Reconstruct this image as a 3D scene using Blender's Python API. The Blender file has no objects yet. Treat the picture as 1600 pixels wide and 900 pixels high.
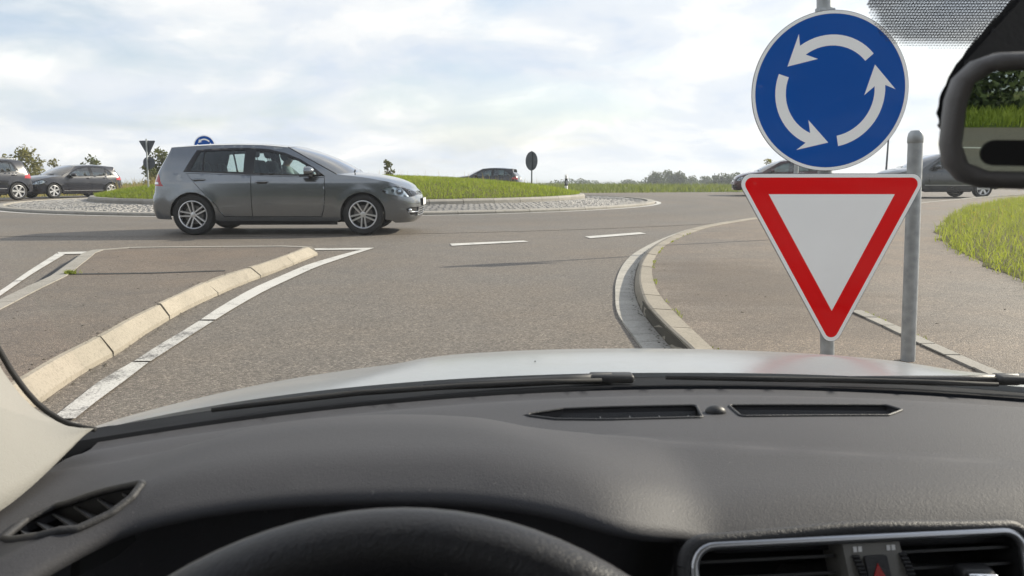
import bpy, bmesh, math, random
import numpy as np
from mathutils import Vector, Matrix
from mathutils.geometry import delaunay_2d_cdt

random.seed(7)
RNG = np.random.default_rng(11)
SC = bpy.context.scene
COL = SC.collection
R = math.radians

# ------------------------------------------------------------------ camera
H = 0.91                    # eye height above the carriageway
F = 1164.0                  # focal length in pixels of the 1600 x 900 photograph
PITCH = math.atan(174.0 / F)
CP, SP = math.cos(PITCH), math.sin(PITCH)
cam_d = bpy.data.cameras.new("camera")
cam = bpy.data.objects.new("camera", cam_d)
COL.objects.link(cam)
cam.location = (0, 0, H)
cam.rotation_euler = (R(90) - PITCH, 0, 0)
cam_d.sensor_width = 36.0
cam_d.lens = F / 1600.0 * 36.0
cam_d.clip_start = 0.02
cam_d.clip_end = 6000.0
cam_d.dof.use_dof = True
cam_d.dof.focus_distance = 9.0
cam_d.dof.aperture_fstop = 18.0
SC.camera = cam

# ------------------------------------------------------------------ light
SUN_AZ, SUN_EL = R(63), R(28)       # azimuth from +Y towards +X
sun_dir = Vector((math.sin(SUN_AZ) * math.cos(SUN_EL), math.cos(SUN_AZ) * math.cos(SUN_EL), math.sin(SUN_EL)))
ld = bpy.data.lights.new("sun", 'SUN')
ld.energy = 4.2
ld.angle = R(0.6)
ld.color = (1.0, 0.91, 0.76)
sun = bpy.data.objects.new("sun", ld)
COL.objects.link(sun)
sun.location = (40, 30, 40)
sun.rotation_euler = (-sun_dir).to_track_quat('-Z', 'Y').to_euler()

world = bpy.data.worlds.new("World")
SC.world = world
world.use_nodes = True
WN, WL = world.node_tree.nodes, world.node_tree.links
WN.clear()

def build_world():
    n = WN.new
    out = n('ShaderNodeOutputWorld'); bg = n('ShaderNodeBackground')
    bg.inputs['Strength'].default_value = 0.1
    sky = n('ShaderNodeTexSky')
    sky.sky_type = 'NISHITA'; sky.sun_disc = False
    sky.sun_elevation = SUN_EL; sky.sun_rotation = SUN_AZ
    sky.air_density = 1.0; sky.dust_density = 1.5; sky.ozone_density = 1.2
    tc = n('ShaderNodeTexCoord')
    sep = n('ShaderNodeSeparateXYZ'); WL.new(tc.outputs['Generated'], sep.inputs[0])
    def math_(op, a, b=None, clamp=False):
        m = n('ShaderNodeMath'); m.operation = op; m.use_clamp = clamp
        for i, v in enumerate((a, b)):
            if v is None: continue
            if isinstance(v, (int, float)): m.inputs[i].default_value = v
            else: WL.new(v, m.inputs[i])
        return m.outputs[0]
    zc = math_('MAXIMUM', sep.outputs[2], 0.0)
    zd = math_('ADD', zc, 0.34)
    cx = math_('DIVIDE', sep.outputs[0], zd)
    cy = math_('DIVIDE', sep.outputs[1], zd)
    comb = n('ShaderNodeCombineXYZ')
    WL.new(cx, comb.inputs[0]); WL.new(cy, comb.inputs[1])
    def noise(scale, detail, rough, off, dist=0.0, stretch=(1, 1, 1)):
        mp = n('ShaderNodeMapping'); mp.inputs['Location'].default_value = off
        mp.inputs['Scale'].default_value = stretch
        WL.new(comb.outputs[0], mp.inputs[0])
        t = n('ShaderNodeTexNoise'); t.inputs['Scale'].default_value = scale
        t.inputs['Detail'].default_value = detail; t.inputs['Roughness'].default_value = rough
        t.inputs['Distortion'].default_value = dist
        WL.new(mp.outputs[0], t.inputs['Vector'])
        return t.outputs['Fac']
    def ramp(v, stops):
        r = n('ShaderNodeValToRGB'); WL.new(v, r.inputs[0])
        e = r.color_ramp.elements
        while len(e) < len(stops): e.new(0.5)
        for el, (p, c) in zip(e, stops):
            el.position = p; el.color = (c, c, c, 1) if isinstance(c, (int, float)) else (*c, 1)
        r.color_ramp.interpolation = 'EASE'
        return r.outputs[0]
    cover = ramp(noise(1.5, 9, 0.56, (3.1, 1.2, 0.4), 0.5, (1.0, 1.35, 1)), [(0.30, 0.42), (0.58, 1.0)])
    tone = ramp(noise(2.6, 8, 0.55, (7.4, -2.3, 1.1), 0.35, (1.0, 1.15, 1)), [(0.34, (4.4, 4.85, 5.6)), (0.47, (5.15, 5.4, 5.8)), (0.56, (5.95, 6.0, 6.1)), (0.67, (7.5, 7.3, 7.0))])
    # thicker, whiter air low down
    low = ramp(sep.outputs[2], [(0.0, 1.0), (0.22, 0.0)])
    cov2 = math_('MAXIMUM', cover, math_('MULTIPLY', low, 0.72))
    # forward scattering: clouds nearer the sun are brighter
    dot = n('ShaderNodeVectorMath'); dot.operation = 'DOT_PRODUCT'
    WL.new(tc.outputs['Generated'], dot.inputs[0]); dot.inputs[1].default_value = sun_dir
    d1 = math_('MAXIMUM', dot.outputs['Value'], 0.0)
    gl = math_('ADD', math_('MULTIPLY', math_('POWER', d1, 5.0), 0.35), 0.97)
    tb = n('ShaderNodeVectorMath'); tb.operation = 'SCALE'
    WL.new(tone, tb.inputs[0]); WL.new(gl, tb.inputs['Scale'])
    mix = n('ShaderNodeMix'); mix.data_type = 'RGBA'
    WL.new(cov2, mix.inputs[0]); WL.new(sky.outputs[0], mix.inputs[6]); WL.new(tb.outputs[0], mix.inputs[7])
    WL.new(mix.outputs[2], bg.inputs[0])
    WL.new(bg.outputs[0], out.inputs[0])
build_world()

SC.view_settings.view_transform = 'Standard'
SC.view_settings.look = 'None'
SC.view_settings.exposure = 0.80
SC.view_settings.gamma = 1.0
SC.render.engine = 'CYCLES'
SC.cycles.use_denoising = True
SC.cycles.max_bounces = 10
SC.cycles.transparent_max_bounces = 40
SC.cycles.caustics_reflective = False
SC.cycles.caustics_refractive = False
SC.cycles.sample_clamp_indirect = 6.0

# ------------------------------------------------------------------ geometry helpers
def ray(u, v):
    a, b = (u - 800) / F, (v - 450) / F
    return np.array((a, CP - b * SP, -SP - b * CP))
def G(u, v, z=0.0):
    """the place on the plane at height z that is seen at (u, v)"""
    d = ray(u, v); t = (z - H) / d[2]
    return np.array((d[0] * t, d[1] * t, z))
def GY(u, v, y):
    d = ray(u, v); t = y / d[1]
    return np.array((d[0] * t, y, H + d[2] * t))
def GT(u, v, t):
    d = ray(u, v); return np.array((d[0] * t, d[1] * t, H + d[2] * t))

def pts(list_uv, z=0.0):
    return [G(u, v, z) for u, v in list_uv]

def smooth_curve(xs, ys):
    """monotone-ish cubic through the points"""
    xs, ys = np.asarray(xs, float), np.asarray(ys, float)
    d = np.diff(ys) / np.diff(xs)
    m = np.zeros_like(ys); m[0], m[-1] = d[0], d[-1]
    for i in range(1, len(xs) - 1):
        if d[i - 1] * d[i] <= 0: m[i] = 0
        else:
            h0, h1 = xs[i] - xs[i - 1], xs[i + 1] - xs[i]
            w1, w2 = 2 * h1 + h0, h1 + 2 * h0
            m[i] = (w1 + w2) / (w1 / d[i - 1] + w2 / d[i])
    def f(x):
        x = np.clip(np.asarray(x, float), xs[0], xs[-1])
        i = np.clip(np.searchsorted(xs, x) - 1, 0, len(xs) - 2)
        h = xs[i + 1] - xs[i]; t = (x - xs[i]) / h
        return ((2*t**3 - 3*t**2 + 1) * ys[i] + (t**3 - 2*t**2 + t) * h * m[i]
                + (-2*t**3 + 3*t**2) * ys[i + 1] + (t**3 - t**2) * h * m[i + 1])
    return f

def resample(P, n=None, step=None, closed=False):
    P = np.asarray(P, float)
    if closed: P = np.vstack([P, P[:1]])
    L = np.concatenate([[0], np.cumsum(np.linalg.norm(np.diff(P, axis=0), axis=1))])
    if n is None: n = max(2, int(round(L[-1] / step)) + 1)
    s = np.linspace(0, L[-1], n)
    return np.stack([np.interp(s, L, P[:, k]) for k in range(P.shape[1])], 1)

def smooth_path(P, n):
    """a smooth curve through 2-D or 3-D points, n points at equal steps"""
    P = np.asarray(P, float)
    L = np.concatenate([[0], np.cumsum(np.linalg.norm(np.diff(P, axis=0), axis=1))])
    s = np.linspace(0, L[-1], n * 6)
    Q = np.stack([smooth_curve(L, P[:, k])(s) for k in range(P.shape[1])], 1)
    return resample(Q, n)

def link(name, me, parent=None, loc=None, rot=None):
    o = bpy.data.objects.new(name, me)
    COL.objects.link(o)
    if parent is not None: o.parent = parent
    if loc is not None: o.location = loc
    if rot is not None: o.rotation_euler = rot
    return o

def tag(o, label=None, cat=None, group=None, kind=None):
    if label: o['label'] = label
    if cat: o['category'] = cat
    if group: o['group'] = group
    if kind: o['kind'] = kind
    return o

def thing(name, label, cat, loc=(0, 0, 0), rz=0.0, group=None):
    o = bpy.data.objects.new(name, None)
    o.empty_display_size = 0.2
    COL.objects.link(o)
    o.location = loc; o.rotation_euler = (0, 0, rz)
    return tag(o, label, cat, group)

def mesh_np(name, V, Fs, mat=None, smooth=False):
    """fast mesh from arrays; Fs is one (m,k) array or a list of them"""
    me = bpy.data.meshes.new(name)
    V = np.ascontiguousarray(V, dtype=np.float32)
    if not isinstance(Fs, list): Fs = [Fs]
    Fs = [np.asarray(f, dtype=np.int32) for f in Fs if len(f)]
    nl = sum(f.size for f in Fs); nf = sum(len(f) for f in Fs)
    me.vertices.add(len(V)); me.vertices.foreach_set('co', V.ravel())
    me.loops.add(nl); me.polygons.add(nf)
    me.loops.foreach_set('vertex_index', np.concatenate([f.ravel() for f in Fs]))
    starts, tot = [], 0
    for f in Fs:
        starts.append(tot + np.arange(len(f)) * f.shape[1]); tot += f.size
    me.polygons.foreach_set('loop_start', np.concatenate(starts).astype(np.int32))
    me.polygons.foreach_set('use_smooth', np.full(nf, smooth))
    if mat: me.materials.append(mat)
    me.update(calc_edges=True); me.validate()
    return me

def mesh_py(name, V, Fs, mat=None, smooth=False):
    me = bpy.data.meshes.new(name)
    me.from_pydata([tuple(map(float, v)) for v in V], [], [tuple(map(int, f)) for f in Fs])
    if smooth:
        me.polygons.foreach_set('use_smooth', [True] * len(me.polygons))
    if mat: me.materials.append(mat)
    me.update()
    return me

def bm_mesh(name, bm, mat=None, smooth=False, angle=None):
    me = bpy.data.meshes.new(name)
    bmesh.ops.recalc_face_normals(bm, faces=bm.faces[:])
    bm.to_mesh(me); bm.free()
    if smooth:
        me.polygons.foreach_set('use_smooth', [True] * len(me.polygons))
        if angle: me.set_sharp_from_angle(angle=R(angle))
    if mat: me.materials.append(mat)
    return me

def bm_box(bm, c, s, bevel=0.0, M=None, seg=2):
    r = bmesh.ops.create_cube(bm, size=1.0)
    vs = r['verts']
    bmesh.ops.scale(bm, vec=s, verts=vs)
    if bevel > 0:
        es = list({e for v in vs for e in v.link_edges})
        rb = bmesh.ops.bevel(bm, geom=es, offset=bevel, segments=seg, affect='EDGES', profile=0.5)
        vs = [v for v in bm.verts if v in set(rb['verts'])] or vs
        vs = list({v for f in rb['faces'] for v in f.verts} | {v for v in vs if v.is_valid})
        # collect the island
        seen = set(vs); stack = list(vs)
        while stack:
            v = stack.pop()
            for e in v.link_edges:
                w = e.other_vert(v)
                if w not in seen: seen.add(w); stack.append(w)
        vs = list(seen)
    if M is not None: bmesh.ops.transform(bm, matrix=M, verts=vs)
    bmesh.ops.translate(bm, vec=c, verts=vs)
    return vs

def bm_tube(bm, path, rad, seg=10, caps=True):
    """a tube along 3-D points with radius (number or list)"""
    path = [Vector(p) for p in path]
    n = len(path)
    rads = rad if hasattr(rad, '__len__') else [rad] * n
    rings = []
    up = None
    for i, p in enumerate(path):
        d = (path[min(i + 1, n - 1)] - path[max(i - 1, 0)]).normalized()
        if up is None:
            up = Vector((0, 0, 1)) if abs(d.z) < 0.9 else Vector((1, 0, 0))
        x = d.cross(up).normalized(); y = x.cross(d).normalized(); up = y
        rings.append([bm.verts.new(p + (x * math.cos(t) + y * math.sin(t)) * rads[i]) for t in [2 * math.pi * k / seg for k in range(seg)]])
    for a, b in zip(rings[:-1], rings[1:]):
        for k in range(seg):
            bm.faces.new((a[k], a[(k + 1) % seg], b[(k + 1) % seg], b[k]))
    if caps:
        bm.faces.new(rings[0][::-1]); bm.faces.new(rings[-1])
    return rings

def bm_lathe(bm, prof, seg=32, M=None, close=False):
    """profile of (radius, height) round local Z"""
    rings = []
    for r, h in prof:
        ring = []
        for k in range(seg):
            t = 2 * math.pi * k / seg
            p = Vector((r * math.cos(t), r * math.sin(t), h))
            ring.append(bm.verts.new(M @ p if M is not None else p))
        rings.append(ring)
    if close: rings.append(rings[0])
    for a, b in zip(rings[:-1], rings[1:]):
        for k in range(seg):
            bm.faces.new((a[k], a[(k + 1) % seg], b[(k + 1) % seg], b[k]))
    if not close:
        if prof[0][0] > 1e-6: bm.faces.new(rings[0][::-1])
        if prof[-1][0] > 1e-6: bm.faces.new(rings[-1])

def bm_prism(bm, poly, y0, y1, axes=(0, 2), M=None):
    """polygon of (a, b) extruded from y0 to y1 along the remaining axis"""
    k = 3 - axes[0] - axes[1]
    def mk(p, d):
        q = [0, 0, 0]; q[axes[0]], q[axes[1]], q[k] = p[0], p[1], d
        q = Vector(q); return bm.verts.new(M @ q if M is not None else q)
    A = [mk(p, y0) for p in poly]; B = [mk(p, y1) for p in poly]
    n = len(poly)
    bm.faces.new(A); bm.faces.new(B[::-1])
    for i in range(n):
        bm.faces.new((A[i], B[i], B[(i + 1) % n], A[(i + 1) % n]))

def in_poly(P, poly):
    P = np.asarray(P, float); poly = np.asarray(poly, float)
    x, y = P[:, 0], P[:, 1]
    inside = np.zeros(len(P), bool)
    j = len(poly) - 1
    for i in range(len(poly)):
        xi, yi, xj, yj = poly[i, 0], poly[i, 1], poly[j, 0], poly[j, 1]
        if yi != yj:
            c = ((yi > y) != (yj > y)) & (x < (xj - xi) * (y - yi) / (yj - yi) + xi)
            inside ^= c
        j = i
    return inside

def seg_dist(P, A, B):
    d = B - A; L2 = np.maximum((d ** 2).sum(1), 1e-12)
    out = np.full(len(P), 1e9)
    for a, dd, l2 in zip(A, d, L2):
        t = np.clip(((P - a) @ dd) / l2, 0, 1)
        q = a + t[:, None] * dd
        out = np.minimum(out, np.hypot(P[:, 0] - q[:, 0], P[:, 1] - q[:, 1]))
    return out

def dense(poly, step):
    """boundary with extra points no further apart than step, corners kept"""
    poly = np.asarray(poly, float); out = []
    for a, b in zip(poly, np.roll(poly, -1, 0)):
        k = max(1, int(math.ceil(np.linalg.norm(b - a) / step)))
        for i in range(k): out.append(a + (b - a) * i / k)
    return np.array(out)

def tri2d(poly, holes=(), step=0.05, bstep=None):
    """triangles over a polygon with holes, with points inside so that it can be bent"""
    loops = [dense(poly, bstep or step)] + [dense(h, bstep or step) for h in holes]
    B = np.vstack(loops); E = []; o = 0
    for l in loops:
        E += [(o + i, o + (i + 1) % len(l)) for i in range(len(l))]; o += len(l)
    lo, hi = B.min(0), B.max(0)
    gx = np.arange(lo[0] + step * .5, hi[0], step); gy = np.arange(lo[1] + step * .5, hi[1], step)
    if len(gx) and len(gy):
        g = np.stack(np.meshgrid(gx, gy), -1).reshape(-1, 2)
        g = g + np.where((np.arange(len(g)) % 2)[:, None] == 0, 0.0, 0.06 * step)
        k = in_poly(g, loops[0])
        for l in loops[1:]: k &= ~in_poly(g, l)
        g = g[k]
        if len(g):
            A = B; N = np.vstack([np.roll(l, -1, 0) for l in loops])
            g = g[seg_dist(g, A, N) > step * .45]
    else: g = np.zeros((0, 2))
    allp = np.vstack([B, g])
    vs, es, fs, *_ = delaunay_2d_cdt([Vector(p) for p in allp], E, [], 0, 1e-7)
    V = np.array([tuple(v) for v in vs]); T = np.array([f for f in fs if len(f) == 3])
    c = V[T].mean(1)
    k = in_poly(c, loops[0])
    for l in loops[1:]: k &= ~in_poly(c, l)
    T = T[k]
    # counter-clockwise
    a, b, d = V[T[:, 0]], V[T[:, 1]], V[T[:, 2]]
    cr = (b[:, 0]-a[:, 0])*(d[:, 1]-a[:, 1]) - (b[:, 1]-a[:, 1])*(d[:, 0]-a[:, 0])
    T[cr < 0] = T[cr < 0][:, ::-1]
    T = T[np.abs(cr) > 1e-12]
    used = np.unique(T); re = -np.ones(len(V), int); re[used] = np.arange(len(used))
    return V[used], re[T]

def border_edges(T):
    cnt = {}
    for t in T:
        for i in range(3):
            e = (int(t[i]), int(t[(i + 1) % 3]))
            cnt[e] = cnt.get(e, 0) + 1
    return [e for e in cnt if (e[1], e[0]) not in cnt]

def solid(P, T, thick):
    """skin of triangles P,T given a thickness behind its normals; rim has its own vertices"""
    n = np.zeros_like(P)
    fn = np.cross(P[T[:, 1]] - P[T[:, 0]], P[T[:, 2]] - P[T[:, 0]])
    for k in range(3): np.add.at(n, T[:, k], fn)
    n /= np.maximum(np.linalg.norm(n, axis=1), 1e-12)[:, None]
    Q = P - n * thick
    be = np.array(border_edges(T)); N = len(P)
    if len(be) == 0: return P, T
    rim_v = np.vstack([P[be[:, 0]], P[be[:, 1]], Q[be[:, 1]], Q[be[:, 0]]])
    m = len(be); o = 2 * N
    i = np.arange(m)
    rt = np.vstack([np.stack([o + i, o + 3*m + i, o + 2*m + i], 1), np.stack([o + i, o + 2*m + i, o + m + i], 1)])
    V = np.vstack([P, Q, rim_v]); FT = np.vstack([T, T[:, ::-1] + N, rt])
    return V, FT

# ------------------------------------------------------------------ material helpers
MATS = {}
class NT:
    def __init__(self, name):
        self.m = bpy.data.materials.new(name); self.m.use_nodes = True
        self.t = self.m.node_tree; self.n = self.t.nodes; self.n.clear()
        self.out = self.n.new('ShaderNodeOutputMaterial')
        self.tc = self.n.new('ShaderNodeTexCoord')
    def new(self, k): return self.n.new(k)
    def link(self, a, b): self.t.links.new(a, b)
    def put(self, sock, v):
        if v is None: return
        if hasattr(v, 'is_output'): self.link(v, sock)
        else:
            if isinstance(v, (tuple, list)) and len(v) == 3 and sock.type == 'RGBA': v = (*v, 1)
            sock.default_value = v
    def pos(self):
        g = self.new('ShaderNodeNewGeometry'); return g.outputs['Position']
    def vec(self, kind='Object', scale=(1, 1, 1)):
        src = self.pos() if kind == 'World' else self.tc.outputs[kind]
        mp = self.new('ShaderNodeMapping'); mp.inputs['Scale'].default_value = scale
        self.link(src, mp.inputs[0]); return mp.outputs[0]
    def noise(self, scale, detail=4, rough=.55, vec=None, dist=0, kind='Object'):
        t = self.new('ShaderNodeTexNoise')
        self.link(vec or self.vec(kind), t.inputs['Vector'])
        t.inputs['Scale'].default_value = scale; t.inputs['Detail'].default_value = detail
        t.inputs['Roughness'].default_value = rough; t.inputs['Distortion'].default_value = dist
        return t.outputs['Fac']
    def voronoi(self, scale, feature='F1', vec=None, out='Distance', kind='Object'):
        t = self.new('ShaderNodeTexVoronoi'); t.feature = feature
        self.link(vec or self.vec(kind), t.inputs['Vector']); t.inputs['Scale'].default_value = scale
        return t.outputs[out]
    def ramp(self, v, stops, ease=False):
        r = self.new('ShaderNodeValToRGB'); self.link(v, r.inputs[0])
        e = r.color_ramp.elements
        while len(e) < len(stops): e.new(.5)
        for el, (p, c) in zip(e, stops):
            el.position = p; el.color = (c, c, c, 1) if isinstance(c, (int, float)) else (*c, 1)
        return r.outputs[0]
    def mix(self, f, a, b, mode='MIX'):
        m = self.new('ShaderNodeMix'); m.data_type = 'RGBA'; m.blend_type = mode
        self.put(m.inputs[0], f); self.put(m.inputs[6], a); self.put(m.inputs[7], b)
        return m.outputs[2]
    def math(self, op, a, b=None, clamp=False):
        m = self.new('ShaderNodeMath'); m.operation = op; m.use_clamp = clamp
        self.put(m.inputs[0], a); self.put(m.inputs[1], b); return m.outputs[0]
    def bump(self, h, strength=.3, dist=.01):
        b = self.new('ShaderNodeBump'); b.inputs['Strength'].default_value = strength
        b.inputs['Distance'].default_value = dist; self.link(h, b.inputs['Height'])
        return b.outputs[0]
    def pbr(self, color, rough=.6, metal=0, normal=None, coat=0, spec=.5, coat_rough=.05, **kw):
        p = self.new('ShaderNodeBsdfPrincipled')
        self.put(p.inputs['Base Color'], color); self.put(p.inputs['Roughness'], rough)
        self.put(p.inputs['Metallic'], metal); self.put(p.inputs['Coat Weight'], coat)
        self.put(p.inputs['Coat Roughness'], coat_rough)
        self.put(p.inputs['Specular IOR Level'], spec)
        if normal is not None: self.link(normal, p.inputs['Normal'])
        for k, v in kw.items(): self.put(p.inputs[k.replace('_', ' ')], v)
        return p.outputs[0]
    def done(self, shader, key):
        self.link(shader, self.out.inputs[0]); MATS[key] = self.m; return self.m

def mat_plain(key, color, rough=.5, metal=0, coat=0, var=.08, scale=6.0, bump=0, bscale=200, spec=.5):
    t = NT(key)
    n = t.noise(scale, 5)
    lo = tuple(c * (1 - var) for c in color); hi = tuple(min(1, c * (1 + var)) for c in color)
    c = t.ramp(n, [(.3, lo), (.7, hi)])
    r = t.math('ADD', t.math('MULTIPLY', t.noise(scale * 2.3, 4), .12), rough - .06)
    nm = t.bump(t.noise(bscale, 3), bump, .002) if bump else None
    return t.done(t.pbr(c, r, metal, nm, coat, spec), key)

def mat_glass(key, tint=(.9, .95, .93), refl=1.0, film=0.0):
    """thin pane: light passes straight through, mirror reflection by Fresnel"""
    t = NT(key)
    tr = t.new('ShaderNodeBsdfTransparent'); tr.inputs[0].default_value = (*tint, 1)
    gl = t.new('ShaderNodeBsdfGlossy'); gl.inputs['Roughness'].default_value = 0.0
    fr = t.new('ShaderNodeFresnel'); fr.inputs['IOR'].default_value = 1.45
    f = t.math('MULTIPLY', fr.outputs[0], refl, True)
    tro = tr.outputs[0]
    if film:
        # thin film of dust and wiped smears on the pane
        df = t.new('ShaderNodeBsdfTranslucent'); df.inputs[0].default_value = (.8, .8, .78, 1)
        d2 = t.new('ShaderNodeBsdfDiffuse'); d2.inputs[0].default_value = (.8, .8, .78, 1)
        a_ = t.new('ShaderNodeMixShader'); t.link(df.outputs[0], a_.inputs[1]); t.link(d2.outputs[0], a_.inputs[2])
        sm = t.ramp(t.noise(9, 6, .7, vec=t.vec('Object', (1, 1, 3)), dist=1.2), [(.40, .15), (.75, 1.)])
        sp_ = t.ramp(t.noise(150, 2, .5), [(.70, 0.), (.76, 1.)])
        ff = t.math('ADD', t.math('MULTIPLY', sm, film), t.math('MULTIPLY', sp_, film * 2.0))
        b_ = t.new('ShaderNodeMixShader'); t.link(ff, b_.inputs[0]); t.link(tr.outputs[0], b_.inputs[1]); t.link(a_.outputs[0], b_.inputs[2])
        tro = b_.outputs[0]
    mx = t.new('ShaderNodeMixShader'); t.link(f, mx.inputs[0]); t.link(tro, mx.inputs[1]); t.link(gl.outputs[0], mx.inputs[2])
    return t.done(mx.outputs[0], key)

def mat_leaf(key, c1, c2, scale=3.0, trans=.45, kind='Object'):
    t = NT(key)
    oi = t.new('ShaderNodeObjectInfo')
    n = t.noise(scale, 3, .6, kind=kind)
    n2 = t.noise(scale * 13, 2, .6, kind=kind)
    c = t.mix(t.ramp(t.math('ADD', t.math('MULTIPLY', n, .6), t.math('MULTIPLY', n2, .4)), [(.38, 0.), (.62, 1.)]), c1, c2)
    d = t.new('ShaderNodeBsdfPrincipled'); t.link(c, d.inputs['Base Color']); d.inputs['Roughness'].default_value = .65
    d.inputs['Specular IOR Level'].default_value = .3
    tr = t.new('ShaderNodeBsdfTranslucent')
    t.link(t.mix(.5, c, (c2[0] * 1.6, c2[1] * 1.7, c2[2] * .9)), tr.inputs[0])
    mx = t.new('ShaderNodeMixShader'); mx.inputs[0].default_value = trans
    t.link(d.outputs[0], mx.inputs[1]); t.link(tr.outputs[0], mx.inputs[2])
    return t.done(mx.outputs[0], key)
# ------------------------------------------------------------------ materials
def make_materials():
    # asphalt: bound stones of several greys, worn paths, stains
    def asphalt(key, base, warm, big=.16, stone=150.0, crack=0.0, contrast=1.0, tracks=False):
        t = NT(key)
        v = t.vec('World')
        cell = t.voronoi(stone, vec=v, out='Color')
        sep = t.new('ShaderNodeSeparateColor'); t.link(cell, sep.inputs[0])
        dist = t.voronoi(stone, vec=v)
        stone_c = t.ramp(sep.outputs[0], [(.0, tuple(b * .45 for b in base)), (.55, base), (.85, tuple(b * 1.5 for b in base)), (1., tuple(b * 2.4 for b in base))])
        n1 = t.noise(.32, 5, .6, vec=v); n2 = t.noise(2.2, 6, .65, vec=v); n3 = t.noise(14, 4, .6, vec=v)
        stone_c = t.mix(contrast, base, stone_c)
        c = t.mix(t.ramp(n1, [(.35, 0.), (.65, 1.)]), stone_c, t.mix(1., stone_c, warm, 'MULTIPLY'))
        c = t.mix(t.math('MULTIPLY', t.ramp(n2, [(.3, 1.), (.6, 0.)]), big * 2), c, (.035, .033, .031))
        c = t.mix(t.math('MULTIPLY', t.ramp(n3, [(.62, 0.), (.72, 1.)]), .25), c, tuple(b * .5 for b in base))
        if crack:
            e = t.voronoi(.9, 'DISTANCE_TO_EDGE', vec=t.mix(.12, v, t.noise(3, 4, .6, vec=v)))
            c = t.mix(t.math('MULTIPLY', t.ramp(e, [(.0, 1.), (.010, 0.)]), crack), c, (.02, .019, .018))
        if key == 'pavement_asphalt':
            # old brown earth stain on the corner inside the kerb
            ds = t.new('ShaderNodeVectorMath'); ds.operation = 'DISTANCE'; mu = t.new('ShaderNodeVectorMath'); mu.operation = 'MULTIPLY'
            t.link(t.pos(), mu.inputs[0]); mu.inputs[1].default_value = (1, .42, 0); t.link(mu.outputs[0], ds.inputs[0]); ds.inputs[1].default_value = (1.75, 2.35, 0)
            dd = t.math('ADD', ds.outputs['Value'], t.math('MULTIPLY', t.math('SUBTRACT', t.noise(1.6, 6, .65, vec=t.vec('World', (.5, 1.6, 1))), .5), 2.2))
            c = t.mix(t.math('MULTIPLY', t.ramp(dd, [(.35, 1.), (.95, 0.)]), .48), c, (.082, .062, .044))
        if tracks:
            # lanes polished and darkened by tyres on the circle, grit towards its edges
            sb = t.new('ShaderNodeVectorMath'); sb.operation = 'DISTANCE'
            ml = t.new('ShaderNodeVectorMath'); ml.operation = 'MULTIPLY'; t.link(t.pos(), ml.inputs[0]); ml.inputs[1].default_value = (1, 1, 0)
            t.link(ml.outputs[0], sb.inputs[0]); sb.inputs[1].default_value = (-6.0, 28.3, 0)
            rr = t.math('ADD', t.math('DIVIDE', sb.outputs['Value'], 20.0), t.math('MULTIPLY', t.math('SUBTRACT', t.noise(.6, 4, .6, vec=v), .5), .03))
            band = t.ramp(rr, [(.575, .0), (.63, 1.), (.665, .35), (.71, 1.), (.77, .0), (.83, -.0)])
            c = t.mix(t.math('MULTIPLY', band, .30), c, tuple(b * .62 for b in base))
            # tar-filled joints and old patches
            st = t.noise(1.1, 5, .7, vec=t.vec('World', (.25, 1.6, 1)))
            c = t.mix(t.math('MULTIPLY', t.ramp(st, [(.60, 0.), (.72, 1.)]), .22), c, tuple(b * 1.35 for b in base))
            oil = t.noise(.9, 6, .75, vec=v, dist=.6)
            c = t.mix(t.math('MULTIPLY', t.ramp(oil, [(.62, 0.), (.74, 1.)]), .35), c, tuple(b * .45 for b in base))
        h = t.math('ADD', t.math('MULTIPLY', dist, -1.0), t.math('MULTIPLY', n3, .5))
        nm = t.bump(h, .55, .006)
        return t.done(t.pbr(c, t.math('ADD', t.math('MULTIPLY', n2, .2), .62), 0, nm, spec=.35), key)
    asphalt('asphalt', (.140, .127, .111), (1.10, 1.02, .93), .08, 130, .10, .80, True)
    asphalt('pavement_asphalt', (.158, .138, .116), (1.15, 1.02, .90), .16, 140, .18, .70)
    asphalt('island_asphalt', (.140, .122, .102), (1.10, .98, .88), .14, 140, .10, .6)
    asphalt('tar', (.035, .034, .033), (1, 1, 1), .05, 160)

    def concrete(key, c1, c2, stain=(.10, .09, .07), scale=3.0):
        t = NT(key); v = t.vec('World')
        n = t.noise(scale, 6, .65, vec=v); f = t.noise(70, 4, .7, vec=v)
        oi = t.new('ShaderNodeObjectInfo')
        c = t.mix(t.ramp(n, [(.3, 0.), (.7, 1.)]), c1, c2)
        c = t.mix(t.math('MULTIPLY', oi.outputs['Random'], .35), c, tuple(x * .72 for x in c1))
        c = t.mix(t.math('MULTIPLY', t.ramp(t.noise(scale * 3, 6, .7, vec=v), [(.55, 0.), (.8, 1.)]), .55), c, stain)
        c = t.mix(t.math('MULTIPLY', t.ramp(f, [(.35, 1.), (.5, 0.)]), .35), c, stain)
        return t.done(t.pbr(c, .85, 0, t.bump(f, .4, .004), spec=.3), key)
    concrete('kerb_concrete', (.28, .252, .205), (.36, .322, .262))
    concrete('kerb_grey', (.28, .265, .235), (.35, .33, .295))
    concrete('gutter_concrete', (.34, .33, .30), (.43, .41, .37))
    concrete('apron_mortar', (.17, .16, .145), (.22, .21, .19))
    concrete('joint_filling', (.06, .055, .045), (.09, .08, .06))

    t = NT('cobble'); v = t.vec('World')
    cell = t.voronoi(6.2, vec=v, out='Color'); sp = t.new('ShaderNodeSeparateColor'); t.link(cell, sp.inputs[0])
    c = t.ramp(sp.outputs[0], [(0., (.25, .24, .225)), (.5, (.31, .30, .28)), (1., (.37, .355, .33))])
    c = t.mix(t.math('MULTIPLY', t.noise(40, 4, .7, vec=v), .5), c, (.18, .17, .165))
    t.done(t.pbr(c, .8, 0, t.bump(t.noise(60, 4, .6, vec=v), .4, .004)), 'cobble')

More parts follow.
